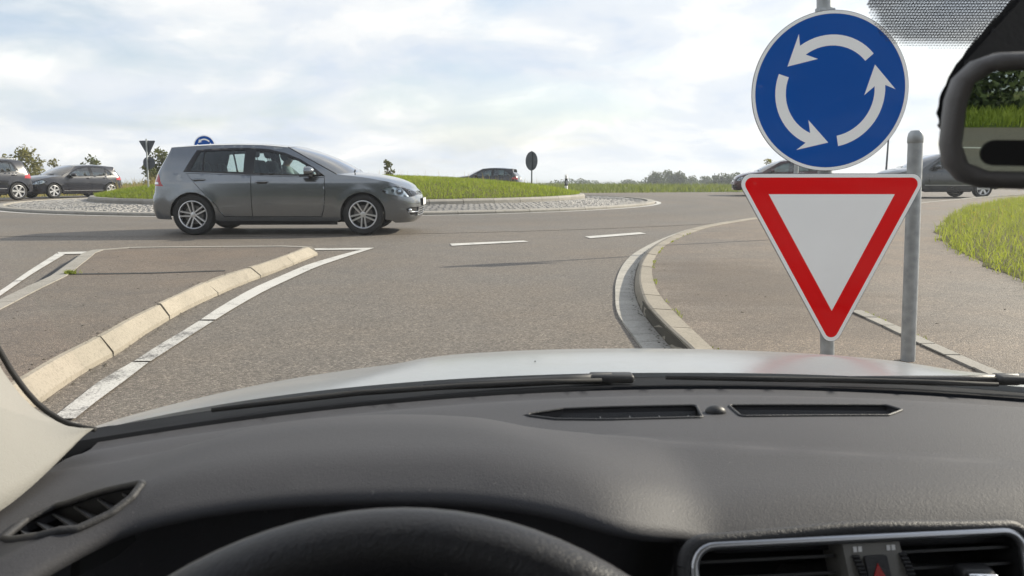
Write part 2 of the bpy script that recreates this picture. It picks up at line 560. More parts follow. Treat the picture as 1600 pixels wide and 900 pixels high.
    # road paint: chipped so that the asphalt shows through
    for key, wear, lo in (('road_paint', .46, .36), ('worn_paint', .50, .40)):
        t = NT(key); v = t.vec('World')
        cr = t.voronoi(45, 'DISTANCE_TO_EDGE', vec=v)
        n = t.noise(5, 6, .7, vec=v); f = t.noise(90, 3, .7, vec=v)
        m = t.math('ADD', t.math('MULTIPLY', n, .6), t.math('MULTIPLY', f, .4))
        c = t.mix(t.ramp(m, [(lo, 1.), (wear, 0.)]), t.mix(t.noise(2., 5, .6, vec=v), (.42, .41, .385), (.56, .55, .515)), (.11, .105, .10))
        if key == 'worn_paint':
            c = t.mix(t.math('MULTIPLY', t.ramp(cr, [(.0, 1.), (.06, 0.)]), .55), c, (.09, .085, .08))
        t.done(t.pbr(c, .7, 0, t.bump(f, .3, .003)), key)

    t = NT('meadow'); v = t.vec('World')
    c = t.mix(t.ramp(t.noise(.12, 5, .6, vec=v), [(.4, 0.), (.6, 1.)]), (.07, .095, .022), (.16, .155, .055))
    c = t.mix(t.ramp(t.noise(1.7, 5, .7, vec=v), [(.4, 0.), (.7, .7)]), c, (.05, .07, .016))
    t.done(t.pbr(c, .95, 0, t.bump(t.noise(8, 4, .7, vec=v), .8, .05), spec=.1), 'meadow')
    t = NT('soil'); v = t.vec('World')
    c = t.mix(t.noise(5, 5, .6, vec=v), (.06, .07, .02), (.12, .10, .05))
    t.done(t.pbr(c, .95, 0, t.bump(t.noise(30, 4, .7, vec=v), .8, .02), spec=.1), 'soil')

    mat_leaf('mound_grass', (.10, .15, .018), (.24, .28, .045), .5, .5, 'World')
    mat_leaf('verge_grass', (.12, .16, .025), (.27, .29, .065), 1.4, .5, 'World')
    mat_leaf('dry_grass', (.22, .17, .07), (.32, .26, .12), 1.4, .4, 'World')
    mat_leaf('field_grass', (.085, .12, .03), (.17, .19, .06), .2, .4, 'World')
    mat_leaf('bush_leaf', (.045, .065, .022), (.13, .13, .045), 1.2, .35)
    mat_leaf('olive_leaf', (.08, .085, .028), (.20, .18, .06), 1.2, .4)
    mat_leaf('wood_leaf', (.030, .048, .018), (.075, .095, .035), .25, .3)
    mat_leaf('flower', (.45, .35, .05), (.6, .5, .1), 5, .3)
    mat_plain('bark', (.10, .08, .06), .9, bump=.6, bscale=40)

    # metals, plastics
    t = NT('galvanised'); v = t.vec('Object')
    c = t.mix(t.voronoi(28, vec=v), (.30, .32, .33), (.46, .48, .49))
    c = t.mix(t.math('MULTIPLY', t.ramp(t.noise(60, 4, .6, vec=v), [(.6, 0.), (.75, 1.)]), .5), c, (.55, .55, .53))
    t.done(t.pbr(c, t.math('ADD', t.math('MULTIPLY', t.noise(9, 4), .2), .42), .55, t.bump(t.noise(90, 3), .1, .002)), 'galvanised')
    mat_plain('sign_back', (.085, .095, .11), .6, .2, var=.12)
    for k, c in (('sign_white', (.95, .95, .94)), ('sign_blue', (.0, .085, .40)), ('sign_red', (.80, .0, .002))):
        mat_plain(k, c, .45, 0, 0, var=.025, scale=4, spec=.4 if k == 'sign_white' else .06)
    mat_plain('sign_edge', (.05, .05, .055), .5, .3)
    mat_plain('white_post', (.75, .75, .73), .6, var=.06)
    mat_plain('black_plastic', (.018, .018, .019), .5, var=.15, bump=.12, bscale=300)
    mat_plain('dark_trim', (.012, .012, .013), .35, var=.1)
    mat_plain('gloss_black', (.008, .008, .009), .12, var=.05)
    mat_plain('scuttle_black', (.010, .011, .013), .7, var=.2, spec=.06)
    mat_plain('rubber', (.016, .016, .016), .8, var=.2, bump=.15, bscale=150)
    mat_plain('chrome', (.75, .76, .78), .12, 1.0, var=.03)
    mat_plain('satin_silver', (.48, .49, .51), .32, .9, var=.05)
    mat_plain('alloy', (.62, .62, .63), .3, .85, var=.05)
    mat_plain('brake', (.13, .125, .12), .5, .6)
    mat_plain('seat_fabric', (.022, .023, .026), .9, var=.2)
    mat_plain('interior_dark', (.012, .012, .013), .85)
    mat_plain('plate_white', (.75, .75, .74), .4)
    mat_plain('lamp_clear', (.80, .82, .84), .12, .5, .5)
    mat_plain('lamp_reflector', (.6, .62, .65), .1, 1.0)
    mat_plain('lamp_red', (.36, .006, .010), .15, 0, 1.0)
    mat_plain('lamp_orange', (.5, .16, .02), .2, 0, .5)
    mat_plain('skin', (.42, .26, .19), .55)
    mat_plain('hair', (.035, .025, .02), .7)
    mat_plain('shirt', (.62, .62, .62), .85)
    def paint(key, col, metal, rough=.22, dirt=.06):
        t = NT(key)
        c = t.mix(t.noise(3, 3), tuple(x * .85 for x in col), tuple(x * 1.15 for x in col))
        dust = t.ramp(t.noise(5, 6, .65), [(.45, 0.), (.85, dirt)])
        c = t.mix(dust, c, (.20, .19, .17))
        return t.done(t.pbr(c, t.math('ADD', t.math('MULTIPLY', dust, .4), rough), metal, None, .8, coat_rough=.03), key)
    paint('paint_grey', (.20, .215, .232), .85, .20, .02)
    paint('paint_navy', (.006, .007, .014), .0)
    paint('paint_black', (.014, .014, .016), .3)
    paint('paint_maroon', (.050, .012, .016), .4)
    paint('paint_slate', (.055, .062, .070), .5)
    # own car paint: light silver, dusty
    t = NT('paint_silver')
    dust = t.ramp(t.noise(7, 6, .7), [(.45, 0.), (.8, .3)])
    c = t.mix(dust, (.30, .31, .31), (.29, .28, .25))
    t.done(t.pbr(c, t.math('ADD', t.math('MULTIPLY', dust, .35), .34), .25, t.bump(t.noise(3, 2), .05, .02), .7, coat_rough=.17), 'paint_silver')
    # moulded dashboard skin with a leather grain
    def grain(key, col, rough, strength=.5, scale=330, spec=.5):
        t = NT(key)
        v = t.vec('Object')
        g1 = t.voronoi(scale, 'SMOOTH_F1', vec=t.mix(.02, v, t.noise(160, 2, vec=v)))
        g2 = t.noise(scale * 1.4, 3, .6, vec=v)
        n = t.noise(6, 5, .6, vec=v)
        c = t.mix(n, tuple(x * .88 for x in col), tuple(x * 1.12 for x in col))
        specks = t.ramp(t.noise(190, 2, .5, vec=v), [(.72, 0.), (.78, 1.)])
        c = t.mix(t.math('MULTIPLY', specks, .35), c, (.22, .21, .20))
        h = t.math('ADD', g1, t.math('MULTIPLY', g2, .6))
        return t.done(t.pbr(c, t.math('ADD', t.math('MULTIPLY', n, .12), rough - .06), 0, t.bump(h, strength, .0012), spec=spec), key)
    grain('dash_skin', (.055, .055, .060), .64, .22, 460, .30)
    grain('dash_lip', (.040, .040, .042), .55, .40, 420, .35)
    grain('wheel_leather', (.012, .012, .014), .42, .25, 500)
    grain('mirror_shell', (.125, .12, .118), .55, .25, 600)
    grain('pillar_trim', (.245, .24, .222), .85, .35, 600, .15)
    grain('headliner', (.55, .53, .47), .9, .4, 500, .1)
    grain('panel_grey', (.17, .165, .15), .45, .3, 500)
    t = NT('mirror_glass')
    t.done(t.pbr((.36, .42, .39), 0.01, 1.0), 'mirror_glass')
    mat_glass('windscreen_glass', (.975, .985, .98), .35, .014)
    mat_glass('car_glass', (.86, .91, .90), 1.2)
    mat_glass('screen_glass', (.62, .72, .72), 3.2)
    mat_glass('bright_glass', (.45, .52, .52), 3.5)
    mat_glass('dark_glass', (.30, .37, .37), 1.5)
    mat_glass('lamp_glass', (.92, .95, .97), 1.2)
    mat_plain('frit', (.10, .10, .105), .7)
make_materials()
M = MATS
# ------------------------------------------------------------------ ground and roads
CX, CY = -6.0, 28.3          # centre of the roundabout
R_APRON, R_ISLE, R_ROAD = 11.2, 8.5, 16.9

def terrain_z(x, y):
    r = np.hypot(x - CX * .5, y - 15)
    fall = np.maximum(r - 72, 0)
    z = -.055 - .040 * fall ** 1.02
    z += np.where(r > 72, .25 * np.sin(x * .045) * np.cos(y * .03), 0)
    z = np.maximum(z, -14 - 2 * np.sin(x * .004))
    # the bank behind, seen only in the mirror
    b = np.clip((-y - 13) / 8, 0, 1)
    z += .05 * b * (np.abs(x) < 90)
    return z

def build_ground():
    rr = np.concatenate([np.linspace(0, 120, 70), np.geomspace(124, 4500, 40)])
    tt = np.linspace(0, 2 * np.pi, 145)[:-1]
    X = np.outer(rr, np.cos(tt)); Y = np.outer(rr, np.sin(tt)) + 10
    Z = terrain_z(X, Y)
    V = np.stack([X, Y, Z], -1).reshape(-1, 3)
    n = len(tt); F_ = []
    for i in range(len(rr) - 1):
        k = np.arange(n); k2 = (k + 1) % n
        F_.append(np.stack([i * n + k, (i + 1) * n + k, (i + 1) * n + k2, i * n + k2], 1))
    tag(link('ground', mesh_np('ground', V, np.vstack(F_), M['meadow'], True)), kind='structure')
build_ground()

def flat(name, poly, z, mat, thick=0.0, step=1.5, parent=None, kind='structure'):
    V, T = tri2d(poly, (), step)
    P = np.column_stack([V, np.full(len(V), z)])
    if thick: P, T = solid(P, T, thick)
    o = link(name, mesh_np(name, P, T, mat), parent)
    if kind: tag(o, kind=kind)
    return o

def circle(cx, cy, r, n=160, a0=0, a1=2 * math.pi):
    a = np.linspace(a0, a1, n, endpoint=False)
    return np.stack([cx + r * np.cos(a), cy + r * np.sin(a)], 1)

flat('road', circle(CX, CY, R_ROAD), 0.0, M['asphalt'], 0, 4)
flat('road', [(-24, -12), (9, -12), (9, 17), (6, 22), (-24, 24)], -.004, M['asphalt'], 0, 6)
flat('road', [(3, 15.5), (6.5, 16.6), (14, 25), (24, 35), (62, 70), (56, 82), (32, 51), (14, 45.6), (4, 42.6)], -.008, M['asphalt'], 0, 6)
flat('road', [(-24, 15), (-60, 6), (-60, 20), (-22, 30), (-18, 36), (-14, 30)], -.012, M['asphalt'], 0, 6)
flat('road', [(-15, 40), (-10, 44), (-14, 75), (-20, 75)], -.016, M['asphalt'], 0, 6)
flat('road', [(-90, -17), (90, -16.5), (90, -5), (-90, -6)], -.020, M['asphalt'], 0, 8)

# ------------------------------------------------------------------ painted markings
def strip(name, A, B, z, mat, sub=1):
    """ribbon between two rails of the same length"""
    n = len(A)
    V = [(a[0], a[1], z) for a in A] + [(b[0], b[1], z) for b in B]
    Fq = [(i, i + 1, n + i + 1, n + i) for i in range(n - 1)]
    me = mesh_py(name, V, Fq, mat)
    bm = bmesh.new(); bm.from_mesh(me); bmesh.ops.recalc_face_normals(bm, faces=bm.faces[:])
    if bm.faces[0].normal.z < 0: bmesh.ops.reverse_faces(bm, faces=bm.faces[:])
    bm.to_mesh(me); bm.free()
    return tag(link(name, me), kind='structure')

def ring_strip(name, r0, r1, z, mat, n=200, a0=0, a1=2 * math.pi):
    a = np.linspace(a0, a1, n)
    A = [(CX + r0 * math.cos(t), CY + r0 * math.sin(t)) for t in a]
    B = [(CX + r1 * math.cos(t), CY + r1 * math.sin(t)) for t in a]
    return strip(name, A, B, z, mat)
ring_strip('road_marking', R_APRON + .06, R_APRON + .21, .004, M['road_paint'])

# white line right of the splitter island: three stretches with seams between
for L_, R_, mt in (
    ([(80, 656), (118, 626), (160, 594), (206, 567)], [(118, 655), (150, 629), (196, 595), (232, 567)], 'worn_paint'),
    ([(210, 565), (250, 539), (284, 519), (311, 502)], [(236, 565), (276, 539), (307, 519), (334, 502)], 'worn_paint'),
    ([(314, 500), (352, 475), (410, 444), (470, 418), (520, 402), (572, 388.5)], [(337, 500), (376, 476), (428, 448), (484, 422), (540, 402), (585, 387.5)], 'road_paint')):
    a = smooth_path(np.array(pts(L_))[:, :2], 14); b = smooth_path(np.array(pts(R_))[:, :2], 14)
    strip('road_marking', a, b, .004, M[mt])
strip('road_marking', np.array(pts([(486, 388.6), (584, 387.6)]))[:, :2], np.array(pts([(488, 391.2), (576, 390.3)]))[:, :2], .0045, M['road_paint'])
# left of the island
strip('road_marking', smooth_path(np.array(pts([(-60, 492), (0, 455), (40, 427), (88, 396.5)]))[:, :2], 10),
      smooth_path(np.array(pts([(-60, 503), (0, 463), (48, 430), (101, 398)]))[:, :2], 10), .004, M['road_paint'])
strip('road_marking', np.array(pts([(90, 394.4), (150, 393.2)]))[:, :2], np.array(pts([(92, 397.6), (143, 396.8)]))[:, :2], .0045, M['road_paint'])
# give-way dashes at the mouth
for q in ([(703, 381.0), (818, 376.2), (826, 378.0), (706, 384.4)], [(914, 369.8), (1000, 363.2), (1010, 365.4), (922, 372.6)]):
    P = np.array(pts(q))[:, :2]
    strip('road_marking', P[:2], P[3:1:-1], .004, M['road_paint'])
# far marking and seam on the right arm
strip('road_marking', np.array(pts([(1440, 321.5), (1600, 307.5)]))[:, :2], np.array(pts([(1440, 324), (1600, 309)]))[:, :2], .004, M['road_paint'])

# ------------------------------------------------------------------ kerbs, stone by stone
def sweep_piece(name, rails, mat, parent, smooth=False):
    """closed bar whose section corners run along the given rails (k rails x n points x 3)"""
    k, n = len(rails), len(rails[0])
    V = [tuple(rails[i][j]) for j in range(n) for i in range(k)]
    Fq = []
    for j in range(n - 1):
        for i in range(k):
            a, b = j * k + i, j * k + (i + 1) % k
            Fq.append((a, b, b + k, a + k))
    Fq.append(tuple(range(k))[::-1]); Fq.append(tuple((n - 1) * k + i for i in range(k)))
    me = mesh_py(name, V, Fq, mat)
    bm = bmesh.new(); bm.from_mesh(me); bmesh.ops.recalc_face_normals(bm, faces=bm.faces[:]); bm.to_mesh(me); bm.free()
    return link(name, me, parent)

def stones_along(name, rails_fn, total, length, gap, mat, parent, sub=3, jit=0.0):
    """rails_fn(s) -> list of section points at arc length s"""
    n = int(round(total / length)); L = total / n
    for i in range(n):
        s0, s1 = i * L + gap / 2, (i + 1) * L - gap / 2
        dz = random.uniform(-jit, jit)
        sec = [rails_fn(s) for s in np.linspace(s0, s1, sub)]
        rails = [[(p[q][0], p[q][1], p[q][2] + (dz if p[q][2] > .02 else 0)) for p in sec] for q in range(len(sec[0]))]
        sweep_piece(name, rails, mat, parent)

class Path2:
    def __init__(self, P, n=240):
        self.P = smooth_path(np.asarray(P, float)[:, :2], n)
        d = np.linalg.norm(np.diff(self.P, axis=0), axis=1)
        self.L = np.concatenate([[0], np.cumsum(d)]); self.total = self.L[-1]
    def at(self, s):
        x = np.interp(s, self.L, self.P[:, 0]); y = np.interp(s, self.L, self.P[:, 1])
        e = .05
        x2 = np.interp(min(s + e, self.total), self.L, self.P[:, 0]) - np.interp(max(s - e, 0), self.L, self.P[:, 0])
        y2 = np.interp(min(s + e, self.total), self.L, self.P[:, 1]) - np.interp(max(s - e, 0), self.L, self.P[:, 1])
        l = math.hypot(x2, y2) or 1
        return np.array((x, y)), np.array((y2 / l, -x2 / l))      # point, normal to the right of travel
    def off(self, d):
        return np.array([self.at(s)[0] + self.at(s)[1] * d for s in self.L])

# --- splitter island on the left
KO = pts([(30, 652), (56, 634), (138, 578), (184, 552), (232, 519), (310, 475), (378, 445), (436, 423), (480, 405), (497, 398)])
KI = pts([(0, 607), (26, 592), (88, 556), (136, 532), (196, 499), (280, 459), (344, 430), (416, 409), (462, 392), (475, 386.5)], .10)
po, pi_ = Path2(KO), Path2(KI)
isl_edge_top = pts([(475, 386.5), (460, 385.2), (400, 385.6), (300, 386.4), (200, 387.6), (165, 389.5), (148, 393)], .10)
isl_edge_left = pts([(148, 393), (138, 402), (122, 414), (100, 431), (60, 450), (0, 481), (-80, 520)], .10)
poly = np.vstack([pi_.P, np.array(isl_edge_top)[1:, :2], smooth_path(np.array(isl_edge_left)[:, :2], 30)[1:], np.array([G(-160, 640, .1)[:2]])])
island = flat('traffic_island', poly, .098, M['island_asphalt'], .12, .35)
def split_sec(s):
    t = s / po.total
    o, _ = po.at(s); i, _ = pi_.at(t * pi_.total)
    d = i - o
    a = o + d * .02
    k = .0025 * math.sin(s * 37.) + .002 * math.sin(s * 91.)
    return [(a[0], a[1], -.01), (a[0], a[1], .022 + k), (*(o + d * (.60 + k * 3)), .092 + k), (*(o + d * .70), .101), (*(o + d * .97), .103), (*(o + d * .99), .0)]
splitter_kerb = tag(sweep_piece('island_kerb', [[split_sec(s)[q][:2] + (split_sec(s)[q][2] - .022,) if q not in (0, 5) else (split_sec(s)[q][0] + (split_sec(s)[3][0] - split_sec(s)[q][0]) * (.08 if q == 0 else 0), split_sec(s)[q][1] + (split_sec(s)[3][1] - split_sec(s)[q][1]) * (.08 if q == 0 else 0), split_sec(s)[q][2]) for s in np.linspace(.02, po.total - .02, 60)] for q in range(6)], M['joint_filling'], None), kind='structure')
stones_along('kerb_stone', split_sec, po.total, .98, .020, M['kerb_concrete'], splitter_kerb, 9, .007)
# pale flush kerb along the far and left edges
pe = Path2(np.vstack([np.array(isl_edge_top)[:, :2], smooth_path(np.array(isl_edge_left)[:, :2], 40)[1:]]))
def edge_sec(s):
    p, n = pe.at(s)
    return [(*(p - n * .02), .0), (*(p - n * .02), .105), (*(p + n * .10), .103), (*(p + n * .15), .07), (*(p + n * .16), -.01)]
stones_along('kerb_stone', edge_sec, pe.total, .96, .008, M['kerb_grey'], splitter_kerb, 4)
strip('island_seam', np.array(pts([(110, 427.4), (230, 426.0), (352, 422.4)], .1))[:, :2], np.array(pts([(110, 429.2), (230, 427.6), (352, 423.6)], .1))[:, :2], .1015, M['tar'])
strip('road_patch', np.array(pts([(64, 436), (92, 418), (120, 400)]))[:, :2], np.array(pts([(78, 438), (104, 418), (128, 402)]))[:, :2], .003, M['tar'])

# --- kerb on the right with its gutter
GO = pts([(1040, 600), (1003, 545), (972, 504), (961, 456), (966, 429), (983, 403), (1009, 386), (1044, 370), (1084, 357), (1145, 346.5), (1180, 341.5)])
KF = pts([(1100, 590), (1051, 545), (1009, 495), (994, 464), (993, 428), (1006, 401), (1026, 384), (1056, 369.5), (1092, 357), (1148, 347), (1180, 342)])
KT = pts([(1135, 600), (1083, 545), (1044, 510), (1016, 481), (1001, 450), (1000, 421), (1014, 393), (1036, 376), (1066, 363), (1100, 353.4), (1150, 344.5), (1182, 340)], .11)
KB = pts([(1165, 600), (1114, 545), (1065, 499), (1033, 464), (1020, 434), (1020, 412), (1034, 388), (1056, 374), (1082, 363), (1112, 354), (1156, 346), (1186, 341.4)], .11)
pg, pf, pt, pb = Path2(GO), Path2(KF), Path2(KT), Path2(KB)
def kerb_sec(s):
    t = s / pf.total
    f, _ = pf.at(s); a, _ = pt.at(t * pt.total); b, n = pb.at(t * pb.total)
    d = b - a
    return [(f[0], f[1], -.01), (f[0] * .55 + a[0] * .45, f[1] * .55 + a[1] * .45, .075), (a[0], a[1], .106), (*(a + d * .12), .112), (b[0], b[1], .112), (b[0], b[1], .0)]
right_kerb = tag(sweep_piece('pavement_kerb', [[tuple(np.array(kerb_sec(s)[q]) - np.array((0, 0, .02 if kerb_sec(s)[q][2] > .02 else 0))) for s in np.linspace(.02, pf.total - .02, 60)] for q in range(6)], M['joint_filling'], None), kind='structure')
stones_along('kerb_stone', kerb_sec, pf.total, .62, .009, M['kerb_concrete'], right_kerb, 4, .002)
def gut_sec(s):
    t = s / pg.total
    o, _ = pg.at(s); i, _ = pf.at(t * pf.total)
    d = i - o
    return [(*o, -.01), (*(o + d * .01), .010), (*(o + d * .97), .002), (*(o + d * .98), -.01)]
gutter = tag(sweep_piece('gutter', [[tuple(np.array(gut_sec(s)[q]) - np.array((0, 0, .006))) for s in np.linspace(0, pg.total, 60)] for q in range(4)], M['joint_filling'], None), kind='structure')
stones_along('gutter_stone', gut_sec, pg.total * .8, .20, .006, M['gutter_concrete'], gutter, 2, .0015)

# --- pavement and cycle path behind that kerb (flush with the kerb top)
ppoly = np.vstack([pb.P, [(6.2, 16.2), (9.0, 18.8), (13.8, 24.3), (24, 34.4), (60, 44), (60, -4.4), (1.6, -4.4), (1.55, 1.5)]])
flat('pavement', ppoly, .106, M['pavement_asphalt'], .11, .6)
edge_far = Path2([(5.9, 15.95), (9.0, 18.9), (13.8, 24.4), (24, 34.5), (40, 41)])
def thin_sec(s):
    p, n = edge_far.at(s)
    return [(*(p + n * .05), .02), (*(p + n * .05), .113), (*(p - n * .09), .113), (*(p - n * .11), -.01)]
stones_along('kerb_stone', thin_sec, edge_far.total, 1.0, .01, M['kerb_grey'], right_kerb, 3)
# edging stones between pavement and cycle path
pe2 = Path2(pts([(1336, 487), (1390, 511), (1450, 540), (1530, 576), (1640, 628)], .106))
def edg_sec(s):
    p, n = pe2.at(s)
    return [(*(p - n * .035), .09), (*(p - n * .035), .117), (*(p + n * .035), .117), (*(p + n * .035), .09)]
edging = tag(sweep_piece('path_edging', [[tuple(np.array(edg_sec(s)[q]) - np.array((0, 0, .006))) for s in np.linspace(0, pe2.total, 20)] for q in range(4)], M['joint_filling'], None), kind='structure')
stones_along('edging_stone', edg_sec, pe2.total, .24, .012, M['kerb_grey'], edging, 2, .002)

# ------------------------------------------------------------------ roundabout: apron, kerbs, cobbles, mound
def apron_z(r):
    return .055 + .115 * np.clip((R_APRON - .3 - r) / (R_APRON - .3 - R_ISLE), 0, 1)
def ring_surface(name, r0, r1, zf, mat, nr, n=180):
    rr = np.linspace(r0, r1, nr); a = np.linspace(0, 2 * np.pi, n, endpoint=False)
    V = np.array([(CX + r * math.cos(t), CY + r * math.sin(t), float(zf(r))) for r in rr for t in a])
    Fq = []
    k = np.arange(n)
    for i in range(nr - 1):
        Fq.append(np.stack([i * n + k, (i + 1) * n + k, (i + 1) * n + (k + 1) % n, i * n + (k + 1) % n], 1))
    return link(name, mesh_np(name, V, np.vstack(Fq), mat, True))
apron = tag(ring_surface('cobbled_apron', R_ISLE - .2, R_APRON - .02, lambda r: apron_z(r) - .018 if r < R_APRON - .1 else -.01, M['apron_mortar'], 10), kind='structure')

def cobbles():
    V, Fq = [], []
    vi = 0
    r = R_ISLE + .26
    while r < R_APRON - .42:
        n = int(2 * math.pi * r / .17)
        ph = random.random()
        for i in range(n):
            t0 = 2 * math.pi * (i + ph) / n; dt = 2 * math.pi / n
            g = random.uniform(.05, .11)
            a0, a1 = t0 + dt * g, t0 + dt * (1 - g * .8)
            r0, r1 = r + .008, r + .150 - random.uniform(0, .012)
            z = float(apron_z(r)) + random.uniform(-.006, .008)
            tl = random.uniform(-.004, .004)
            ins = .016
            for rr, aa, zz in ((r0, a0, z - .03), (r0, a1, z - .03), (r1, a1, z - .03), (r1, a0, z - .03),
                               (r0 + ins, a0 + dt * .1, z + tl), (r0 + ins, a1 - dt * .1, z - tl), (r1 - ins, a1 - dt * .1, z - tl), (r1 - ins, a0 + dt * .1, z + tl)):
                V.append((CX + rr * math.cos(aa), CY + rr * math.sin(aa), zz))
            b = vi
            Fq += [(b + 4, b + 7, b + 6, b + 5), (b, b + 4, b + 5, b + 1), (b + 1, b + 5, b + 6, b + 2), (b + 2, b + 6, b + 7, b + 3), (b + 3, b + 7, b + 4, b)]
            vi += 8
        r += .158
    me = mesh_np('cobblestones', np.array(V), np.array(Fq)[:, ::-1], M['cobble'])
    tag(link('cobblestones', me, apron), kind='stuff')
cobbles()

def ring_stone_mesh(name, r, L, sec, mat):
    """one curved stone at angle 0 on radius r; sec = [(dr, z)]"""
    half = (L - .014) / r / 2
    rails = [[(CX + (r + dr) * math.cos(t) , CY + (r + dr) * math.sin(t), z) for t in np.linspace(-half, half, 3)] for dr, z in sec]
    k, n = len(rails), 3
    V = [(rails[i][j][0] - CX, rails[i][j][1] - CY, rails[i][j][2]) for j in range(n) for i in range(k)]
    Fq = [(j * k + i, j * k + (i + 1) % k, (j + 1) * k + (i + 1) % k, (j + 1) * k + i) for j in range(n - 1) for i in range(k)]
    Fq += [tuple(range(k))[::-1], tuple((n - 1) * k + i for i in range(k))]
    me = mesh_py(name, V, Fq, mat)
    bm = bmesh.new(); bm.from_mesh(me); bmesh.ops.recalc_face_normals(bm, faces=bm.faces[:]); bm.to_mesh(me); bm.free()
    return me
def ring_stones(name, r, L, sec, mat, parent):
    n = int(2 * math.pi * r / L); L = 2 * math.pi * r / n
    me = ring_stone_mesh(name, r, L, sec, mat)
    for i in range(n):
        t = 2 * math.pi * i / n
        if math.sin(t) > .80: continue        # far side, behind the mound
        link(name, me, parent, (CX, CY, random.uniform(-.003, .003)), (0, 0, t))
ring_stones('apron_kerb_stone', R_APRON - .13, 1.0, [(.13, -.01), (.13, .05), (.10, .078), (-.12, .086), (-.13, .0)], M['kerb_grey'], apron)
mound_kerb = tag(ring_surface('mound_kerb', R_ISLE - .1, R_ISLE + .13, lambda r: .27, M['joint_filling'], 3), kind='structure')
ring_stones('kerb_stone', R_ISLE + .06, 1.0, [(.15, .10), (.15, .24), (.10, .295), (-.10, .295), (-.11, .10)], M['kerb_grey'], mound_kerb)

def mound_z(r):
    q = np.clip(r / R_ISLE, 0, 1)
    return .27 + .64 * (1 - q ** 2) ** .75
mound = tag(ring_surface('grass_mound', .02, R_ISLE - .04, lambda r: float(mound_z(r)), M['soil'], 24, 120), kind='structure')

# ------------------------------------------------------------------ grass
def blades(name, roots, hmin, hmax, w, mat, lean=.35, parent=None, bend=True):
    n = len(roots)
    h = RNG.uniform(hmin, hmax, n) * RNG.uniform(.75, 1.1, n)
    a = RNG.uniform(0, 2 * np.pi, n); l = RNG.uniform(.05, lean, n) * h
    d = np.stack([np.cos(a), np.sin(a)], 1)
    wa = RNG.uniform(0, 2 * np.pi, n); wd = np.stack([np.cos(wa), np.sin(wa)], 1) * (w * RNG.uniform(.6, 1.3, n))[:, None] * .5
    P = roots
    b0 = P.copy(); b0[:, :2] -= wd; b1 = P.copy(); b1[:, :2] += wd
    m0 = P.copy(); m0[:, :2] += d * (l * .35)[:, None] - wd * .75; m0[:, 2] += h * .6
    m1 = P.copy(); m1[:, :2] += d * (l * .35)[:, None] + wd * .75; m1[:, 2] += h * .6
    t = P.copy(); t[:, :2] += d * l[:, None]; t[:, 2] += h
    V = np.stack([b0, b1, m1, m0, t], 1).reshape(-1, 3)
    k = np.arange(n) * 5
    Q = np.stack([k, k + 1, k + 2, k + 3], 1); T = np.stack([k + 3, k + 2, k + 4], 1)
    o = link(name, mesh_np(name, V, [Q, T], mat, True), parent)
    return tag(o, kind='stuff')

def scatter_disc(n, r0, r1):
    r = np.sqrt(RNG.uniform(r0 ** 2, r1 ** 2, n)); a = RNG.uniform(0, 2 * np.pi, n)
    return r, a
def clumped(P, amount=.5, scale=.6):
    f = np.sin(P[:, 0] / scale * 2.1 + np.sin(P[:, 1] / scale)) * np.sin(P[:, 1] / scale * 1.7 + np.cos(P[:, 0] / scale * .8))
    return P[RNG.uniform(-1, 1, len(P)) < f * amount + (1 - amount)]

def grow_mound():
    r, a = scatter_disc(90000, 0, R_ISLE - .06)
    P = np.stack([CX + r * np.cos(a), CY + r * np.sin(a), mound_z(r) - .01], 1)
    P = P[(P[:, 1] < CY + 3.5)]
    blades('grass', clumped(P, .3), .05, .135, .016, M['mound_grass'], 1.1)
    # rim tufts hang over the kerb
    r = RNG.uniform(R_ISLE - .22, R_ISLE + .02, 5000); a = RNG.uniform(np.pi, 2 * np.pi, 5000)
    P = np.stack([CX + r * np.cos(a), CY + r * np.sin(a), np.full(5000, .27)], 1)
    blades('grass', clumped(P, .7, .35), .06, .17, .014, M['mound_grass'], 1.0)
    # taller dry stalks along the crest
    r, a = scatter_disc(900, 0, R_ISLE - .5)
    P = np.stack([CX + r * np.cos(a), CY + r * np.sin(a), mound_z(r)], 1)
    P = P[P[:, 1] > CY - 5]
    blades('grass_stalks', P[::2], .18, .42, .009, M['dry_grass'], .35)
    # a browner patch at the left end
    r, a = scatter_disc(9000, 3, R_ISLE - .3)
    P = np.stack([CX + r * np.cos(a), CY + r * np.sin(a), mound_z(r)], 1)
    P = P[(P[:, 0] < CX - 4.2) & (P[:, 1] > CY - 2.5) & (P[:, 1] < CY + 4)]
    blades('dry_grass', P, .2, .55, .018, M['dry_grass'], .5)
grow_mound()

